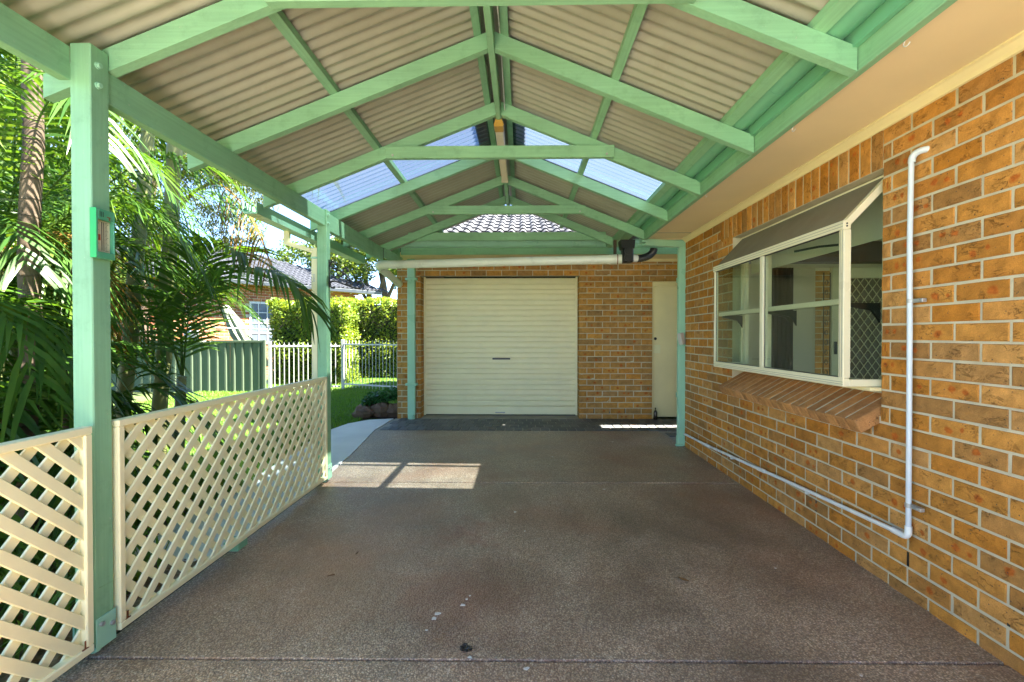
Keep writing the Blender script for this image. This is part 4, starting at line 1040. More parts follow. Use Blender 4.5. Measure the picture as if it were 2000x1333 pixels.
rh = thing('leaf_catcher', 'black rainwater leaf catcher box where the storm pipe meets the gutter', 'rain head', (1.25, 5.42, 2.15))
b = MB(); b.extrude([(-.075,.10),(.095,.10),(.085,0),(-.06,0)], (1.235,5.36,2.33),(1.235,5.52,2.33),(1,0,0),(0,0,1))
b.box((1.19,5.375,2.17),(1.315,5.50,2.335),.012); obj('hopper', b, M['black'], rh)
obj('inlet_ring', MB().tube([(1.253,5.36,2.225),(1.253,5.377,2.225)], .05, 18).tube([(1.253,5.355,2.30),(1.253,5.377,2.30)], .048, 18), M['black'], rh)
hs = thing('flexible_hose', 'black corrugated hose curving from the leaf catcher to the house eave', 'hose', (1.4, 5.45, 2.2))
obj('white_collar', MB().tube([(1.31,5.44,2.225),(1.372,5.45,2.225)], .046, 16), M['white_pvc'], hs)
hp = [Vector((1.36,5.45,2.222))+Vector((.225*math.sin(a),.03*a,.135*(1-math.cos(a)))) for a in np.linspace(0,1.45,34)]
obj('hose_run', MB().tube(hp, [.045 if i % 2 else .040 for i in range(34)], 14, smooth=False), M['black'], hs)
# mint rectangular downpipe at the house corner
d2 = thing('corner_downpipe', 'mint green square downpipe at the far corner of the house wall', 'downpipe', (1.895, 5.44, 0))
obj('pipe_run', MB().box((1.850,5.40,.10),(1.938,5.46,2.41),.005), M['mint_metal'], d2)
obj('pipe_run', MB().beam((1.39,5.25,2.375),(1.905,5.43,2.385),.060,.075,.005), M['mint_metal'], d2)
obj('shoe', MB().box((1.845,5.392,.004),(1.943,5.468,.115),.006).box((1.815,5.37,.002),(1.90,5.41,.03),.008), M['mint_metal'], d2)
for zz in (1.965,.60): obj('strap', MB().box((1.842,5.393,zz-.03),(1.955,5.467,zz+.03),.004), M['mint_metal'], d2)
sw = tag(obj('sensor_box', MB().box((-.03,-.02,-.068),(.035,.03,.068),.004, Matrix.Translation((1.875,5.37,1.27)) @ Matrix.Rotation(R(-12),4,'Y') @ Matrix.Rotation(R(35),4,'Z')), plain("grey_plastic_box",(.50,.46,.40),.5)), 'small grey plastic box hanging crooked on the corner downpipe', 'sensor')
d3 = thing('garage_downpipe', 'mint green downpipe down the left brick pier of the garage', 'downpipe', (-1.72, 7.08, 0))
obj('pipe_run', MB().box((-1.782,7.06,.06),(-1.665,7.135,2.50),.006), M['mint_metal'], d3)
obj('shoe', MB().tube([(-1.725,7.09,.0),(-1.725,7.09,.075)], .058, 16), M['mint_metal'], d3)
for zz in (2.19,.545): obj('strap', MB().box((-1.815,7.052,zz-.018),(-1.632,7.14,zz+.018),.004), M['mint_metal'], d3)
tag(obj('glass_bottle', MB().lathe([(0,0),(.026,0),(.028,.006),(.028,.11),(.02,.135),(.010,.15),(.010,.185),(0,.185)], (2.075,7.09,.004), 14), plain("dark_brown_glass",(.03,.018,.01),.15)), 'small dark bottle standing at the foot of the cream side door', 'bottle')
def leaf_piece(x, y, L, rot, label, z=.003):
    n = 5; top = []; m = Matrix.Translation((x,y,z)) @ Matrix.Rotation(rot,4,'Z')
    vs = []
    for i in range(n):
        t = i/(n-1); w = L*.22*math.sin(math.pi*min(.98,max(.03,t)))
        vs += [m @ Vector((L*(t-.5), w, .004+.006*t*t)), m @ Vector((L*(t-.5), 0, .001+.004*t*t)), m @ Vector((L*(t-.5), -w, .005+.006*t*t))]
    fs = []
    for i in range(n-1): a = i*3; fs += [(a,a+3,a+4,a+1),(a+1,a+4,a+5,a+2)]
    return tag(obj('fallen_leaf', MB().add(vs, fs), M['bark_dead']), label, 'leaf', 'fallen leaves on the driveway')
leaf_piece(-1.03,2.43,.04,.3,'curled brown leaf on the concrete nearest the long lattice panel')
leaf_piece(-.98,2.68,.03,1.3,'small brown leaf on the concrete straight out from the support block')
leaf_piece(.86,2.42,.055,2.6,'brown leaf on the dark concrete in front of the brick wall and window')
leaf_piece(1.62,6.62,.07,.2,'dead leaf lying on the charcoal pavers before the side door')
cl = MB()
for i in range(26):
    a = rng.uniform(0,6.28); r0 = rng.uniform(0,.022); p = Vector((-.232+r0*math.cos(a), 1.865+r0*math.sin(a)*.8, rng.uniform(.002,.014)))
    q = p+Vector((rng.uniform(-.014,.014),rng.uniform(-.014,.014),rng.uniform(0,.008))); cl.tube([p,q],.0045,5)
tag(obj('dirt_clump', cl, M['black']), 'small black clump of dirt beside the nearest concrete joint', 'debris')

# ------------------------------------------------------------------ GARDEN: lawn, beds
def patch(name, pts, z, mat):
    return struct(name, MB().add([(x,y,z) for x,y in pts], [tuple(range(len(pts)))]), mat)
patch('lawn', [(-30,3.6),(-2.34,3.6),(-2.50,4.6),(-2.62,5.6),(-2.66,6.2),(-2.58,6.7),(-2.45,6.98),(-2.2,7.4),(-1.97,7.4),(-1.97,40),(-30,40)], -.012, M['ground'])
patch('garden_bed', [(-6.5,-4),(-1.79,-4),(-1.79,2.62),(-2.33,2.62),(-2.40,3.61),(-6.5,3.61)], -.008, M['litter'])

def blades(xy, h, w, lean=.5, seg=2):
    """tapered blades at points xy (N,2); returns verts, tri faces, rnd"""
    n = len(xy); az = nrg.uniform(0, 2*np.pi, n); hh = h*nrg.uniform(.55, 1.25, n); ww = w*nrg.uniform(.7, 1.3, n)
    dx, dy = np.cos(az), np.sin(az); ln = lean*nrg.uniform(.2, 1.3, n)*hh
    sxv, syv = -dy*ww/2, dx*ww/2
    base = np.column_stack([xy, np.full(n, -.012)])
    mid = base+np.column_stack([dx*ln*.35, dy*ln*.35, hh*.6]); tip = base+np.column_stack([dx*ln, dy*ln, hh])
    s = np.column_stack([sxv, syv, np.zeros(n)])
    V = np.stack([base-s, base+s, mid+s*.8, mid-s*.8, tip], 1).reshape(-1, 3)
    i = np.arange(n)*5
    F = np.concatenate([np.column_stack([i,i+1,i+2]), np.column_stack([i,i+2,i+3]), np.column_stack([i+3,i+2,i+4])])
    return V, F, np.repeat(nrg.random(n), 5)
def in_poly(xy, poly):
    x, y = xy[:,0], xy[:,1]; inside = np.zeros(len(xy), bool); n = len(poly)
    for i in range(n):
        (x0,y0),(x1,y1) = poly[i], poly[(i+1) % n]
        c = ((y0 > y) != (y1 > y)) & (x < (x1-x0)*(y-y0)/(y1-y0+1e-12)+x0); inside ^= c
    return inside
lawn_poly = [(-7.5,3.6),(-2.34,3.6),(-2.50,4.6),(-2.63,5.6),(-2.67,6.2),(-2.59,6.7),(-2.46,6.98),(-2.6,7.5),(-1.97,8.0),(-1.97,16),(-7.5,16)]
xy = np.column_stack([nrg.uniform(-7.5,-1.97,150000), 3.6+12*nrg.random(150000)**1.5]); xy = xy[in_poly(xy, lawn_poly)]
V, F, A = blades(xy, .05, .008, .9); npobj('grass', V, F, M['grass'], rnd=A, kind='stuff')
# straggly ground cover between the lattice and the palms
xy = np.column_stack([nrg.uniform(-4.2,-1.95,5200), nrg.uniform(.4,4.0,5200)]); xy = xy[(xy[:,1] < 2.55) | (xy[:,0] < -2.38)]
V, F, A = blades(xy, .26, .016, 1.1); npobj('ground_cover', V, F, M['strap'], rnd=A, kind='stuff')
n = 5200; xy = np.column_stack([nrg.uniform(-4.6,-1.83,n), nrg.uniform(.3,3.6,n)]); xy = xy[(xy[:,1] < 2.58) | (xy[:,0] < -2.36)]; n = len(xy)
az = nrg.uniform(0,6.28,n); L = nrg.uniform(.02,.07,n); wv = L*.22; d = np.column_stack([np.cos(az),np.sin(az),nrg.uniform(-.2,.4,n)]); s = np.column_stack([-np.sin(az),np.cos(az),nrg.uniform(-.4,.4,n)])
c0 = np.column_stack([xy, nrg.uniform(.0,.025,n)])
V = np.stack([c0-d*L[:,None]/2, c0+s*wv[:,None], c0+d*L[:,None]/2, c0-s*wv[:,None]],1).reshape(-1,3); i = np.arange(n)*4
npobj('leaf_litter', V, np.column_stack([i,i+1,i+2,i+3]), M['bark_dead'], rnd=np.repeat(nrg.random(n),4), kind='stuff')

# ------------------------------------------------------------------ leaf clouds
def leaf_cloud(centers, normals, L, W, jitter=.9, hang=0.0):
    """leaf quads (diamond folded) at centers; returns V,F,rnd"""
    n = len(centers); d = nrg.normal(size=(n,3)); d[:,2] -= hang*2.0; d /= np.linalg.norm(d,axis=1)[:,None]
    nn = normals*(1-jitter)+nrg.normal(size=(n,3))*jitter; nn -= d*np.sum(nn*d,1)[:,None]; nn /= np.linalg.norm(nn,axis=1)[:,None]+1e-9
    s = np.cross(d, nn); LL = L*nrg.uniform(.6,1.3,n)[:,None]; WW = W*nrg.uniform(.7,1.2,n)[:,None]
    V = np.stack([centers-d*LL/2, centers+s*WW/2+nn*WW*.12, centers+d*LL/2, centers-s*WW/2+nn*WW*.12],1).reshape(-1,3); i = np.arange(n)*4
    return V, np.concatenate([np.column_stack([i,i+1,i+2]), np.column_stack([i,i+2,i+3])]), np.repeat(nrg.random(n),4)

def hedge(label, x0, x1, y0, y1, z1, nleaf, rot=0., origin=None):
    c = Vector(((x0+x1)/2,(y0+y1)/2,0)); t = thing('box_hedge', label, 'hedge', c)
    core = MB().box((x0+.12,y0+.12,0),(x1-.12,y1-.12,z1-.15)); obj('stem_core', core, plain("dark_hedge_twigs",(.03,.035,.015),.95,.4,20,.5), t)
    dims = np.array([x1-x0,y1-y0,z1]); areas = [dims[0]*dims[2]]*2+[dims[1]*dims[2]]*2+[dims[0]*dims[1]]
    P, N = [], []
    for fi, a in enumerate(areas):
        m = int(nleaf*a/sum(areas)); u, v = nrg.random(m), nrg.random(m); dep = np.abs(nrg.normal(0,.07,m))-.05
        if fi < 2: y = np.where(fi == 0, y0+dep, y1-dep); p = np.column_stack([x0+u*dims[0], y, v*z1]); nr = [0,-1 if fi == 0 else 1,.35]
        elif fi < 4: x = np.where(fi == 2, x0+dep, x1-dep); p = np.column_stack([x, y0+u*dims[1], v*z1]); nr = [-1 if fi == 2 else 1,0,.35]
        else: p = np.column_stack([x0+u*dims[0], y0+v*dims[1], z1-dep]); nr = [0,0,1]
        P.append(p); N.append(np.tile(nr,(m,1)))
    P = np.concatenate(P); N = np.concatenate(N).astype(float)
    P += .05*np.sin(P[:,[1,2,0]]*5.3)+.035*np.sin(P[:,[2,0,1]]*11.)
    V, F, A = leaf_cloud(P, N, .085, .05, .55)
    npobj('foliage', V, F, M['hedge'], t, A, origin=tuple(c)); return t
hedge('clipped box hedge behind the white picket fence, its near end in shade', -6.75, -4.75, 12.0, 13.1, 2.22, 18000)
hedge('long sunlit clipped hedge behind the white pool gate', -6.3, -1.6, 13.9, 15.0, 2.42, 26000)

def tree(name, label, base, trunk_pts, branches, crown, nleaf, mat, L, W, hang, group=None):
    t = thing(name, label, 'tree', base, group)
    mb = MB()
    for pts, rr in trunk_pts: mb.tube(pts, rr, 9)
    for pts, rr in branches: mb.tube(pts, rr, 6)
    obj('trunk', mb, M['bark'], t, origin=base)
    P = []
    tot = sum(c[4] for c in crown)
    for cx_, cy_, cz_, rad, wgt in crown:
        ncl = max(6, int(26*rad)); m = int(nleaf*wgt/tot/ncl)
        for _ in range(ncl):
            d = nrg.normal(size=3); d /= np.linalg.norm(d); cc = np.array([cx_,cy_,cz_])+d*rad*nrg.uniform(.45,1.0)*np.array([1,1,.8])
            P.append(cc+nrg.normal(size=(m,3))*rad*np.array([.15,.15,.13]))
    P = np.concatenate(P); N = np.tile([0,0,1.],(len(P),1))
    V, F, A = leaf_cloud(P, N, L, W, .8, hang); npobj('crown', V, F, mat, t, A, origin=tuple(base)); return t
def limb(p, q, bend, n=6):
    p, q, b = Vector(p), Vector(q), Vector(bend); return [p.lerp(q,i/n)+b*math.sin(math.pi*i/n) for i in range(n+1)]
tree('shade_tree', 'leafy tree with twin trunks behind the sunlit hedge', (-5.4,18.5,0),
     [(limb((-5.4,18.5,0),(-5.75,18.4,4.2),(.12,0,0)),[.2,.19,.18,.16,.14,.12,.10]), (limb((-6.0,18.3,0),(-6.5,18.3,4.4),(.2,0,0)),[.15,.14,.13,.12,.11,.09,.07])],
     [(limb((-5.6,18.4,2.4),(-4.0,18,4.6),(-.1,0,.3)),[.09,.08,.07,.06,.05,.04,.03]),(limb((-6.2,18.3,2.2),(-8.2,18,4.6),(.1,0,-.2)),[.08,.07,.06,.05,.04,.035,.03]),(limb((-5.8,18.4,3),(-5.1,17.8,5),(0,0,0)),[.07,.06,.05,.045,.04,.035,.03]),(limb((-6.3,18.3,2.8),(-7.6,17.8,4.9),(0,0,.3)),[.07,.06,.05,.045,.04,.035,.03])],
     [(-5.6,18.2,4.8,1.35,3),(-7.6,18,4.5,1.25,2.4),(-3.6,18,4.7,1.2,1.8),(-6.6,17.6,4.0,.9,1),(-4.5,17.8,3.9,.8,.8),(-9.3,19,4.3,1.2,1.2),(-6.5,18,5.2,.9,1)], 15000, M['tree'], .17, .075, .25)
tree('gum_tree', 'weeping gum tree with thin grey-green leaves above the palms', (-10.2,12.2,0),
     [(limb((-10.2,12.2,0),(-9.6,11.8,5.5),(-.3,0,0)),[.22,.2,.18,.16,.14,.12,.09])],
     [(limb((-9.9,12,3.4),(-7.2,10.8,5.0),(0,0,.5)),[.08,.07,.06,.05,.04,.03,.02]),(limb((-9.8,12,4.2),(-6.6,10.4,6.3),(0,0,.4)),[.08,.07,.06,.05,.04,.03,.02]),(limb((-9.7,11.9,4.6),(-11.8,10.5,6.4),(0,0,.5)),[.08,.07,.06,.05,.04,.03,.02])],
     [(-7.4,10.9,4.9,1.25,2.4),(-6.6,10.5,6.1,1.3,2),(-8.4,11.2,6.3,1.5,2.2),(-10.6,11.2,6.2,1.8,2),(-9.0,11,4.5,1.1,1.4),(-7.0,10.8,3.9,.7,.9),(-12.4,11,5.5,1.6,1.4),(-6.2,10.0,4.9,.9,1.6),(-7.8,10.2,5.6,1.1,1.8),(-5.7,9.6,5.9,.8,1.0),(-9.2,10.6,3.7,.9,1.2)], 26000, M['gum'], .15, .028, .75)
tree('bottle_brush_tree', 'dark bushy tree at the far left behind the palm trunks', (-7.4,6.6,0),
     [(limb((-7.4,6.6,0),(-7.3,6.5,3.6),(.1,0,0)),[.13,.12,.11,.1,.08,.07,.05])], [],
     [(-7.2,6.5,4.3,1.3,3),(-8.0,6.8,3.2,1.2,2),(-6.5,6.4,3.1,1.0,2),(-7.3,6.4,1.9,1.1,2),(-6.2,6.3,4.6,.9,1.3),(-8.3,7.0,5.2,1.2,1.6)], 13000, M['tree'], .13, .045, .3)
tree('camellia_tree', 'dense dark shrub tree behind the palm clumps at the left', (-5.6,5.0,0),
     [(limb((-5.6,5.0,0),(-5.5,5.0,2.2),(.1,0,0)),[.08,.07,.06,.05,.04,.035,.03])], [],
     [(-5.5,4.9,2.1,.9,3),(-5.9,5.3,1.3,.8,2),(-5.1,4.8,1.2,.7,2),(-5.8,4.7,3.0,.8,2),(-5.3,5.2,.6,.6,1)], 9000, M['tree'], .12, .055, .2)
# ------------------------------------------------------------------ palms
def frond(parent, rach, half, mat, n=34, lw=.026, llen=.42, droop=.5, vee=.35, r0=.011, name='frond', stemmat=None, fold=None):
    """rach: list of points base->tip; leaflets on both sides"""
    P = [Vector(p) for p in rach]
    def ev(t):
        k = t*(len(P)-1); i = min(int(k), len(P)-2); f = k-i
        p0 = P[max(i-1,0)]; p1 = P[i]; p2 = P[i+1]; p3 = P[min(i+2,len(P)-1)]
        return .5*((2*p1)+(p2-p0)*f+(2*p0-5*p1+4*p2-p3)*f*f+(3*p1-p0-3*p2+p3)*f*f*f)
    S = [ev(i/16) for i in range(17)]
    V, F, A = [], [], []
    def addq(a, r):
        b = len(V); V.extend(a); A.extend([r]*len(a)); return b
    for i in range(16):                                     # rachis as a square rod
        t = (S[i+1]-S[i]).normalized(); sd = t.cross(Vector((0,0,1))); sd = sd.normalized() if sd.length > .05 else Vector((1,0,0)); u = sd.cross(t)
        ra, rb = r0*(1-i/17), r0*(1-(i+1)/17)
        b = addq([S[i]+sd*ra,S[i]+u*ra,S[i]-sd*ra,S[i]-u*ra,S[i+1]+sd*rb,S[i+1]+u*rb,S[i+1]-sd*rb,S[i+1]-u*rb], .95)
        F += [(b,b+1,b+5,b+4),(b+1,b+2,b+6,b+5),(b+2,b+3,b+7,b+6),(b+3,b,b+4,b+7)]
    for side in half:
        for i in range(n):
            t = .14+.86*(i+rng.uniform(-.2,.2))/n; t = min(t,.995); p = ev(t); tg = (ev(min(1,t+.02))-ev(max(0,t-.02))).normalized()
            sd = tg.cross(Vector((0,0,1))); sd = (sd.normalized() if sd.length > .12 else Vector((1,0,0)))*side; up = (sd.cross(tg)*side).normalized()
            if fold is not None: sd = (sd+Vector(fold)).normalized()
            L = llen*(.45+.75*math.sin(math.pi*min(1,.12+t*.80)))*rng.uniform(.85,1.12)
            d = (sd*1.0+tg*(.45+.75*t)+up*vee*rng.uniform(.5,1.3)+Vector((rng.uniform(-.08,.08),rng.uniform(-.08,.08),0))).normalized()
            wv = d.cross(up); wv = wv.normalized() if wv.length > .1 else tg; wv = (wv*.8+up*.35*rng.uniform(-1,1)).normalized()*lw/2
            r = rng.random(); pts = []
            for k in range(4):
                f = k/3; q = p+d*L*f+Vector((0,0,-1))*droop*L*f*f*rng.uniform(.85,1.15); pts.append((q, (.55,1.,.8,.06)[k]))
            b = addq(sum([[q-wv*w, q+wv*w] for q, w in pts], []), r)
            if rng.random() < .35: A[-2:] = [1.3, 1.3]
            F += [(b,b+1,b+3,b+2),(b+2,b+3,b+5,b+4),(b+4,b+5,b+7,b+6)]
    return npobj(name, [tuple(v) for v in V], F, mat, parent, A, origin=tuple(P[0]))
def arch(base, az, length, rise, droop_, n=7):
    """rachis that leaves upward and arches over"""
    d = Vector((math.cos(az), math.sin(az), 0)); out = []
    for i in range(n):
        t = i/(n-1); out.append(Vector(base)+d*length*(t*.95)+Vector((0,0,rise*math.sin(t*1.75)-droop_*t*t*t)))
    return out
def palm(label, base, top, r0, r1, crown, nf, mat, shaft=.5, length=1.9, rise=.9, droop_=.9, az0=0., trunk='palm_bark', llen=.45, lw=.027, group='slender palms beyond the lattice', n=32):
    t = thing('palm_tree', label, 'palm', base, group)
    b, q = Vector(base), Vector(top); k = 9
    obj('trunk', MB().tube([b.lerp(q,i/k)+Vector((.007*math.sin(i*2.1),.007*math.cos(i*1.7),0)) for i in range(k+1)], [r0+(r1-r0)*i/k for i in range(k+1)], 12), M[trunk], t, origin=base)
    dirn = (q-b).normalized(); c = q+dirn*shaft
    obj('crown_shaft', MB().tube([q, q+dirn*shaft*.5, c], [r1*1.15, r1*1.05, r1*.4], 10), M['palm_green'], t)
    for i in range(nf):
        az = az0+2*math.pi*i/nf+rng.uniform(-.25,.25); s = rng.uniform(.8,1.15)
        frond(t, arch(c-dirn*rng.uniform(0,.15), az, length*s, rise*rng.uniform(.6,1.3), droop_*rng.uniform(.7,1.3)), (-1,1), mat, n=n, llen=llen, lw=lw, droop=rng.uniform(.35,.8), vee=rng.uniform(.1,.45))
    return t
palm('dark ringed palm trunk standing left of the near post, bare until above the beam', (-2.90,2.60,0), (-2.84,2.62,3.1), .052,.046, None, 8, M['palm'], az0=.3, length=1.9)
palm('thin palm trunk just left of the near post, half hidden behind it', (-3.55,3.5,0), (-3.35,3.5,3.3), .062,.055, None, 7, M['palm'], az0=1.1, length=1.8)
palm('pale leaning palm trunk nearest the near post on its right', (-3.75,4.15,0), (-3.30,4.0,3.2), .066,.050, None, 7, M['palm_bright'], trunk='palm_green', az0=.8, length=1.8)
palm('green leaning palm trunk right of the pale one, rising to the second rafter end', (-3.62,4.45,0), (-2.96,3.85,2.85), .066,.055, None, 7, M['palm_bright'], trunk='palm_green', az0=2.2, length=1.7, rise=1.1)
# young palms low down filling the bed
clump = 'low palm clumps in the garden bed'
def low_palm(label, base, nf, mat, length=1.3, rise=1.1, az0=0., h=.35, n=30, llen=.36, lw=.024, droop_=.7):
    t = thing('palm_clump', label, 'palm', base, clump); b = Vector(base)
    obj('stem', MB().tube([b, b+Vector((0,0,h))], [.05,.04], 8), M['palm_green'], t)
    for i in range(nf):
        az = az0+2.4*i+rng.uniform(-.2,.2)
        ln_ = length*rng.uniform(.7,1.15); ca = math.cos(az)
        if ca > .05: ln_ = min(ln_, max(.25, (-2.02-llen*.5-b.x)/ca))
        dead = i == nf-1 and nf > 8
        frond(t, arch(b+Vector((0,0,h*.9)), az, ln_*(.7 if dead else 1), rise*rng.uniform(.65,1.25)*(.5 if dead else 1), droop_*rng.uniform(.6,1.2)*(1.6 if dead else 1)), (-1,1), M['palm_dry'] if dead else mat, n=n, llen=llen, lw=lw, droop=rng.uniform(.4,.9))
    return t
low_palm('leafy palm clump at the left edge with fronds over the near lattice', (-3.05,1.95,0), 11, M['palm'], 1.25, 1.05, .4)
low_palm('tall palm clump behind the dark trunk left of the near post', (-3.9,3.0,0), 12, M['palm'], 1.7, 1.7, .9, .9)
low_palm('dense dark palm clump behind the near post', (-4.3,3.9,0), 12, M['palm'], 1.7, 1.5, 2.0, 1.0)
low_palm('short bright palm clump just right of the near post behind the lattice', (-2.95,2.75,0), 8, M['palm_bright'], .8, .75, .2, .15, 22, .26)
low_palm('tall far palm clump seen high between the two leftmost trunks', (-5.2,4.6,0), 11, M['palm_bright'], 2.1, 1.6, .3, 1.9)
low_palm('tall palm clump whose thin fronds spread just under the eave left of the near post', (-3.25,2.75,0), 12, M['palm'], 1.3, 1.1, .1, 1.9, 40, .36, .018)
low_palm('broad dark palm clump filling the bed left of the dark trunk', (-3.5,2.35,0), 13, M['palm'], 1.5, 1.35, 1.3, .6, 32, .42, .03)
low_palm('tall leafy palm clump at the left edge behind the dark ringed trunk', (-4.2,3.7,0), 14, M['palm_bright'], 1.9, 1.7, 1.9, 1.7, 36, .45)
low_palm('wide palm clump low behind the near post', (-3.3,2.9,0), 11, M['palm'], 1.2, .9, 2.6, .3)
# the big feature palm: one upright frond and one arching across to the second post
fp = thing('feather_palm', 'large feathery palm whose long dark frond arches across to the second post', 'palm', (-3.05,3.95,0))
obj('stem', MB().tube([(-3.05,3.95,0),(-3.02,3.95,.5),(-2.98,3.94,.95)], [.06,.05,.035], 10), M['palm_green'], fp)
frond(fp, [(-2.98,3.94,.85),(-2.93,3.92,1.25),(-2.86,3.9,1.62),(-2.72,3.86,1.92),(-2.50,3.80,2.05),(-2.3,3.75,1.98)], (-1,1), M['palm_bright'], n=46, llen=.52, lw=.028, droop=.35, vee=.15)
frond(fp, [(-2.98,3.94,.95),(-2.94,3.9,1.45),(-2.74,3.82,1.68),(-2.44,3.74,1.83),(-2.10,3.66,1.84),(-1.84,3.62,1.73),(-1.68,3.60,1.52)], (-1,1), M['palm'], n=48, llen=.40, lw=.028, droop=.75, vee=.45)
frond(fp, [(-2.98,3.94,.95),(-3.05,3.8,1.5),(-3.2,3.7,1.95),(-3.45,3.6,2.2),(-3.7,3.5,2.25)], (-1,1), M['palm_bright'], n=40, llen=.46, lw=.028, droop=.5, vee=.2)
frond(fp, [(-2.98,3.94,.9),(-3.2,4.2,1.4),(-3.5,4.3,1.7),(-3.9,4.4,1.75),(-4.2,4.5,1.5)], (-1,1), M['palm'], n=36, llen=.42, lw=.026, droop=.6, vee=.3)
frond(fp, [(-2.98,3.94,.8),(-3.0,3.6,1.1),(-3.0,3.3,1.25),(-2.98,3.0,1.2),(-2.95,2.75,1.0)], (-1,1), M['palm'], n=34, llen=.36, lw=.024, droop=.7, vee=.3)
# dead frond hanging under the eave
dry = thing('dead_frond', 'yellow and brown dead palm frond hanging down outside the beam', 'palm frond', (-2.45,3.9,2.3))
frond(dry, [(-2.62,3.9,2.62),(-2.45,3.87,2.50),(-2.30,3.84,2.30),(-2.20,3.82,2.08),(-2.13,3.80,1.88)], (-1,1), M['palm_dry'], n=17, llen=.24, lw=.014, droop=1.3, vee=-.2, r0=.006)

# strap plants, rocks and ground cover by the garage corner
gc = thing('rock_border', 'low brown rocks edging the garden by the garage corner', 'rocks', (-2.3,7.3,0))
for i, (x, y, a, b, c_) in enumerate([(-2.52,7.22,.17,.13,.17),(-2.28,7.35,.16,.13,.21),(-2.07,7.33,.13,.12,.20),(-2.62,7.55,.15,.16,.16),(-2.42,7.6,.2,.2,.2)]):
    mbk = MB(); n1, n2 = 7, 9; vs = []; rr = random.Random(i+50)
    for u in range(n1):
        for v in range(n2):
            th_ = math.pi*(u/(n1-1)); ph_ = 2*math.pi*v/n2; q = 1+rr.uniform(-.2,.2) if 0 < u < n1-1 else 1
            vs.append((x+a*q*math.sin(th_)*math.cos(ph_), y+b*q*math.sin(th_)*math.sin(ph_), c_*.42+c_*.62*q*math.cos(th_)))
    fs = [(u*n2+v, (u+1)*n2+v, (u+1)*n2+(v+1)%n2, u*n2+(v+1)%n2) for u in range(n1-1) for v in range(n2)]
    obj('rock', mbk.add(vs, fs), M['rock'], gc)
struct('garden_soil', MB().add([(-2.6,7.2,.0),(-1.97,7.2,.0),(-1.97,9.0,.0),(-2.75,8.6,.0)], [(0,1,2,3)]), M['soil'])
n = 1500; u = nrg.random(n); P = np.column_stack([-2.62+.64*u, 7.35+nrg.random(n)*.75, .17+.16*np.sin(np.pi*nrg.random(n))*nrg.random(n)+.13*u])
V, F, A = leaf_cloud(P, np.tile([0,-.4,1.],(n,1)), .10, .06, .45)
iv = npobj('ground_cover_plant', V, F, M['ivy'], None, A, origin=(-2.3,7.7,0)); tag(iv, 'glossy dark green ground cover spilling over the rocks beside the garage', 'plant')
fx = MB(); fxp = thing('flax_plant', 'spiky dark flax plant against the left side of the garage', 'plant', (-2.12,7.95,0))
Vs, Fs, As = [], [], []
for i in range(34):
    a = rng.uniform(0,6.28); L = rng.uniform(.3,.55); w = .012; d = Vector((math.cos(a),math.sin(a),0)); s = Vector((-d.y,d.x,0))*w; b0 = Vector((-2.12,7.95,.12)); b = len(Vs)
    for f in (0,.4,.75,1): q = b0+d*L*f*.8+Vector((0,0,L*(f*.9-.55*f*f))); ww = (1-f*.95); Vs += [q-s*ww, q+s*ww]; As += [.2]*2
    Fs += [(b,b+1,b+3,b+2),(b+2,b+3,b+5,b+4),(b+4,b+5,b+7,b+6)]
npobj('leaf', [tuple(v) for v in Vs], Fs, M['palm'], fxp, As, origin=(-2.12,7.95,.1))

# ------------------------------------------------------------------ fences
fn = thing('steel_fence', 'grey-green corrugated steel fence in front of the neighbouring house', 'fence', (-9, 10.5, 0))
fy = 10.5; fp_ = [(0,0),(.055,0),(.07,.022),(.105,.022),(.12,0),(.19,0)]
for i in range(10):
    x0 = -14.0+i*.80; V = []; 
    for k in range(4): V += [(x0+.001+k*.1995+a*1.045, fy-b) for a, b in fp_]
    V = [(min(x,x0+.799),y) for x,y in V]; m = len(V)
    mb = MB().add([(x,y,-.05) for x,y in V]+[(x,y,1.16) for x,y in V]+[(x,y+.003,-.05) for x,y in V]+[(x,y+.003,1.16) for x,y in V], [(j,j+1,m+j+1,m+j) for j in range(m-1)]+[(2*m+j+1,2*m+j,3*m+j,3*m+j+1) for j in range(m-1)])
    obj('fence_sheet', mb, M['fence_green'], fn)
obj('top_rail', MB().box((-14.0,fy-.032,1.15),(-5.97,fy+.018,1.205),.004), M['fence_green'], fn)
for xx in (-9.5,-5.98): obj('fence_post', MB().box((xx-.03,fy-.035,-.05),(xx+.02,fy+.02,1.21),.003), M['fence_green'], fn)
M['dimmed_white'] = plain('dimmed_white_steel', (.40, .41, .40), .5, .08, 6, .04)  # white darkened in its base colour to keep sunlit pickets from burning out
def picket_mesh(h, mat, name='picket'):
    mb = MB().box((-.008,-.008,.06),(.008,.008,h))
    mb.add([(-.008,0,h),(-.026,0,h+.03),(-.011,0,h+.03),(0,0,h+.09),(.011,0,h+.03),(.026,0,h+.03),(.008,0,h)]+[(x,.006,z) for x,z in ((-.008,h),(-.026,h+.03),(-.011,h+.03),(0,h+.09),(.011,h+.03),(.026,h+.03),(.008,h))], [(0,1,2,3,4,5,6),(13,12,11,10,9,8,7)]+[(i,(i+1)%7,7+(i+1)%7,7+i) for i in range(7)])
    return mb
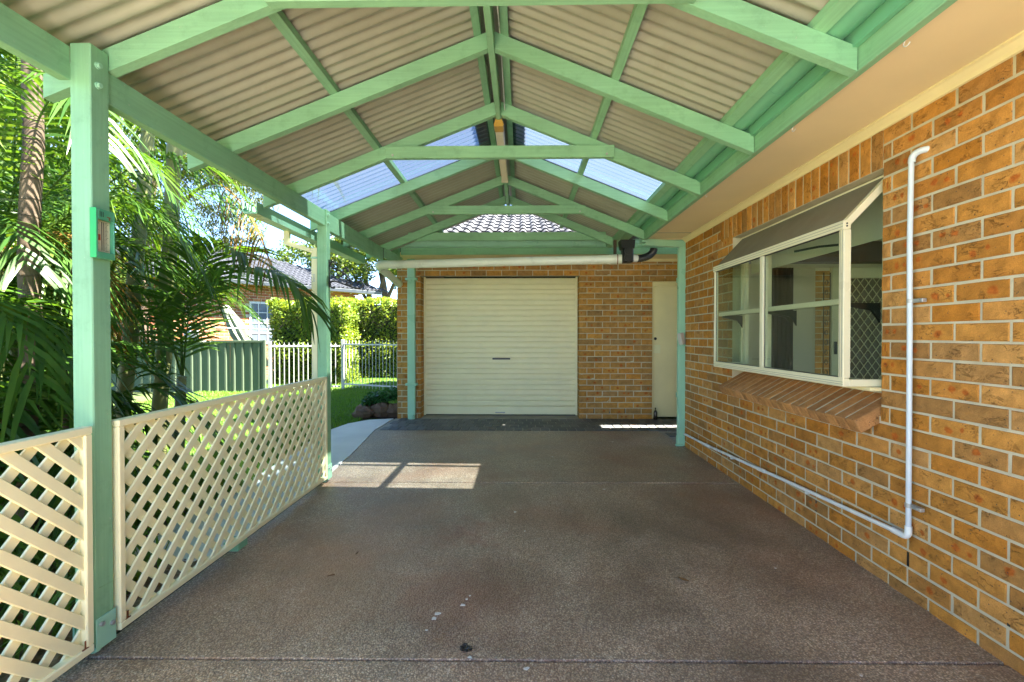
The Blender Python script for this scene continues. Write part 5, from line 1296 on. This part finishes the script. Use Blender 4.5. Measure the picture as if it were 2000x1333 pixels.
def picket_run(nm, label, p, q, h, spear, post0=False, post1=False, z0=.06):
    p, q = Vector(p), Vector(q); L = (q-p).length; ang = math.atan2(q.y-p.y, q.x-p.x)
    t = thing(nm, label, 'gate' if 'gate' in nm else 'fence', (p+q)/2)
    for zz in (z0+.02, h-.10): obj('rail', MB().beam(p+Vector((0,0,zz)), q+Vector((0,0,zz)), .03,.035,.003), M['dimmed_white'], t)
    n = int(L/.098); me = None
    for i in range(1, n):
        w = p.lerp(q, i/n)
        if me is None:
            o = obj('picket', picket_mesh(h-.09 if spear else h-.1, M['dimmed_white']) if spear else MB().tube([(0,0,.06),(0,0,h-.0)],.008,6), M['dimmed_white'], t, origin=(0,0,0)); me = o.data
        else: o = bpy.data.objects.new('picket', me); _setup(o, t, (0,0,0))
        WORLD[o.name] = w; o.location = w-WORLD[t.name]; o.rotation_euler = (0,0,ang)
    for on, w in ((post0,p),(post1,q)):
        if on: obj('post', MB().box((w.x-.032,w.y-.032,-.1),(w.x+.032,w.y+.032,h+.02),.003), M['dimmed_white'], t)
    return t
picket_run('picket_fence', 'white steel picket fence with spear tips joining the green fence', (-5.90,10.56,0), (-4.42,11.0,0), 1.16, True, True, False)
picket_run('pool_gate', 'white tubular pool gate standing between the picket fence and the garage', (-4.36,11.02,0), (-2.75,10.3,0), 1.20, False, True, False, .12)

# ------------------------------------------------------------------ neighbouring house
nh = thing('neighbour_house', 'orange brick neighbouring house with grey tiled roof behind the green fence', 'house', (-9.2,13.5,0))
A0 = Vector((-11.6,10.9,0)); A1 = Vector((-6.4,17.2,0)); du = (A1-A0).normalized(); nn = Vector((du.y,-du.x,0)); ang = math.atan2(du.y, du.x); WLEN = (A1-A0).length
nm_ = MB().extrude([(0,0),(WLEN,0),(WLEN,.2),(0,.2)], A0-nn*.007*1+Vector((0,0,-.1)), A0-nn*.007+Vector((0,0,2.95)), du, -nn); nwall = obj('wall', nm_, M['mortar'], nh)
NB = []
w0, w1, wz0, wz1 = 4.55, 5.62, 1.05, 2.40
SETS['red'] = [brick_mesh('brick', BL, BH, BD, M['brick_red'], 900+i) for i in range(4)]
RB = Bricks('red')
for k in range(34):
    zc = .04+k*.0866
    if zc > 2.95: break
    x = .0 if k % 2 else -.12
    while x < WLEN:
        xc = x+.117
        if not (w0-.1 < xc < w1+.1 and wz0 < zc < wz1):
            c = A0+du*xc-nn*(-BD+.0)*-1; c = A0+du*xc+nn*(0)+(-nn)*BD; RB.put((c.x,c.y,zc), (0,0,ang), 1.02, 1.0)
        x += .24
RB.build(nwall, 0, lambda it: 0)
wq = A0+du*w0; wr = A0+du*w1
def wbox(u0, u1, z0, z1, d0, d1): return MB().extrude([(u0,d0),(u1,d0),(u1,d1),(u0,d1)], A0+Vector((0,0,z0)), A0+Vector((0,0,z1)), du, nn)
wf = wbox(w0,w1,wz0,wz0+.05,0,.03)
for a, b, c_, d in ((w0,w1,wz1-.05,wz1),(w0,w0+.05,wz0+.05,wz1-.05),(w1-.05,w1,wz0+.05,wz1-.05)): 
    m2 = wbox(a,b,c_,d,0,.03); wf.add(m2.v, m2.f)
nw = obj('window', wf, M['white_paint'], nh)
bars = MB()
for i in range(1,4): m2 = wbox(w0+(w1-w0)*i/4-.012, w0+(w1-w0)*i/4+.012, wz0+.05, wz1-.05, .006,.022); bars.add(m2.v, m2.f)
for i in range(1,4): m2 = wbox(w0+.05, w1-.05, wz0+(wz1-wz0)*i/4-.012, wz0+(wz1-wz0)*i/4+.012, .004,.020); bars.add(m2.v, m2.f)
obj('glazing_bar', bars, M['white_paint'], nw)
obj('pane', wbox(w0+.05,w1-.05,wz0+.05,wz1-.05,-.006,.001), plain("grey_curtained_pane",(.10,.125,.16),.25,.1,4,.05), nw)
EV = .45; eL, eR = A0-du*.6+nn*EV, A1+du*.9+nn*EV
rb = A0-du*.6-nn*3.2; re_ = A1+du*.9-nn*3.2
obj('soffit', MB().add([(*eL.xy,2.93),(*eR.xy,2.93),(*(A1+du*.9).xy,2.93),(*(A0-du*.6).xy,2.93)], [(3,2,1,0)]), M['soffit'], nh)
obj('gutter', MB().extrude([(0,0),(.11,0),(.12,.10),(.10,.12),(0,.12)], eL+Vector((0,0,2.90)), eR+Vector((0,0,2.90)), nn, Vector((0,0,1))), plain("charcoal_gutter",(.045,.055,.065),.4), nh)
for i in range(11):
    c = A0+du*(.8+i*.72)+nn*.10; obj('eave_vent', MB().box((c.x-.03,c.y-.03,2.885),(c.x+.03,c.y+.03,2.925),.005), M['white_paint'], nh)
M['tile_dark'] = plain('charcoal_grey_roof_tile', (.045,.05,.062), .7, .45, 9, .4)
nrf = MB().add([(*(eL+nn*.1).xy,3.0),(*(eR+nn*.1).xy,3.0),(*(re_-du*3.2).xy,4.5),(*(rb).xy,4.5),(*(eR-nn*7.4).xy,3.0)], [(0,1,2,3),(1,4,2)])
nroof = obj('roof', nrf, M['tile_dark'], nh)
V, F = [], []; slope_dir = ((rb+Vector((0,0,4.5)))-(eL+nn*.1+Vector((0,0,3.0)))); sn = slope_dir.length; sdn = slope_dir.normalized(); upn = du.cross(sdn).normalized()
if upn.z < 0: upn = -upn
mt = Matrix(((du.x,sdn.x,upn.x,0),(du.y,sdn.y,upn.y,0),(du.z,sdn.z,upn.z,0),(0,0,0,1)))
for j in range(int(sn/.33)):
    for i in range(int((eR-eL).length/.332)+1):
        if (i*.332) > (eR-eL).length-j*.33*.98: continue
        o0 = eL+nn*.1+Vector((0,0,3.012))+du*(i*.332+.166)+sdn*(j*.33); m = Matrix.Translation(o0) @ mt; b = len(V); V += [tuple(m @ v) for v in tv]; F += [tuple(q+b for q in f) for f in tf]
obj('tile', MB().add(V, F), M['tile_dark'], nroof, kind='stuff')

# garden furniture behind the fence
um = thing('patio_umbrella', 'closed pale green patio umbrella leaning behind the green fence', 'umbrella', (-7.55,12.0,0))
ub, ut = Vector((-6.75,12.0,0)), Vector((-7.93,12.0,2.12)); dr_ = (ut-ub).normalized()
obj('pole', MB().tube([ub, ut], .022, 8), M['white_paint'], um)
cn = MB(); pts_ = []; rad_ = []; n_ = 20
a_ = dr_.cross(Vector((0,1,0))).normalized(); b_ = dr_.cross(a_); ring = []
for f, rr_ in ((.20,.22),(.34,.26),(.50,.19),(.56,.165),(.66,.19),(.80,.15),(.90,.10),(.93,.07)):
    c = ub.lerp(ut, f)
    for j in range(n_): an = 2*math.pi*j/n_; q = rr_*(1+(.20 if j % 2 else -.16)); ring.append(c+a_*q*math.cos(an)+b_*q*math.sin(an))
cn.add(ring, [(i*n_+j, i*n_+(j+1)%n_, (i+1)*n_+(j+1)%n_, (i+1)*n_+j) for i in range(7) for j in range(n_)]); obj('canopy', cn, M['umbrella'], um)
obj('hood', MB().tube([ub.lerp(ut,f) for f in (.86,.90,.95,.985,1.0)], [.145,.13,.115,.08,.02], 12), M['umbrella'], um)
tag(obj('clothes_rail', MB().tube([(-8.9,11.3,1.55),(-6.45,11.6,1.47)], .018, 8), plain("pale_green_tube",(.45,.58,.48),.4)), 'thin pale green rail running level behind the green fence', 'rail')
tag(obj('white_planter', MB().lathe([(0,0),(.13,0),(.17,.3),(.18,.33),(.15,.34),(.12,.30),(0,.29)], (-8.15,11.1,1.1), 16), M['white_paint']), 'small white round planter just above the top of the green fence', 'planter')
tag(obj('planter_stand', MB().box((-8.3,10.95,0),(-8.0,11.25,1.09),.01), M['soil']), 'brown stand under the white round planter behind the fence', 'stand')
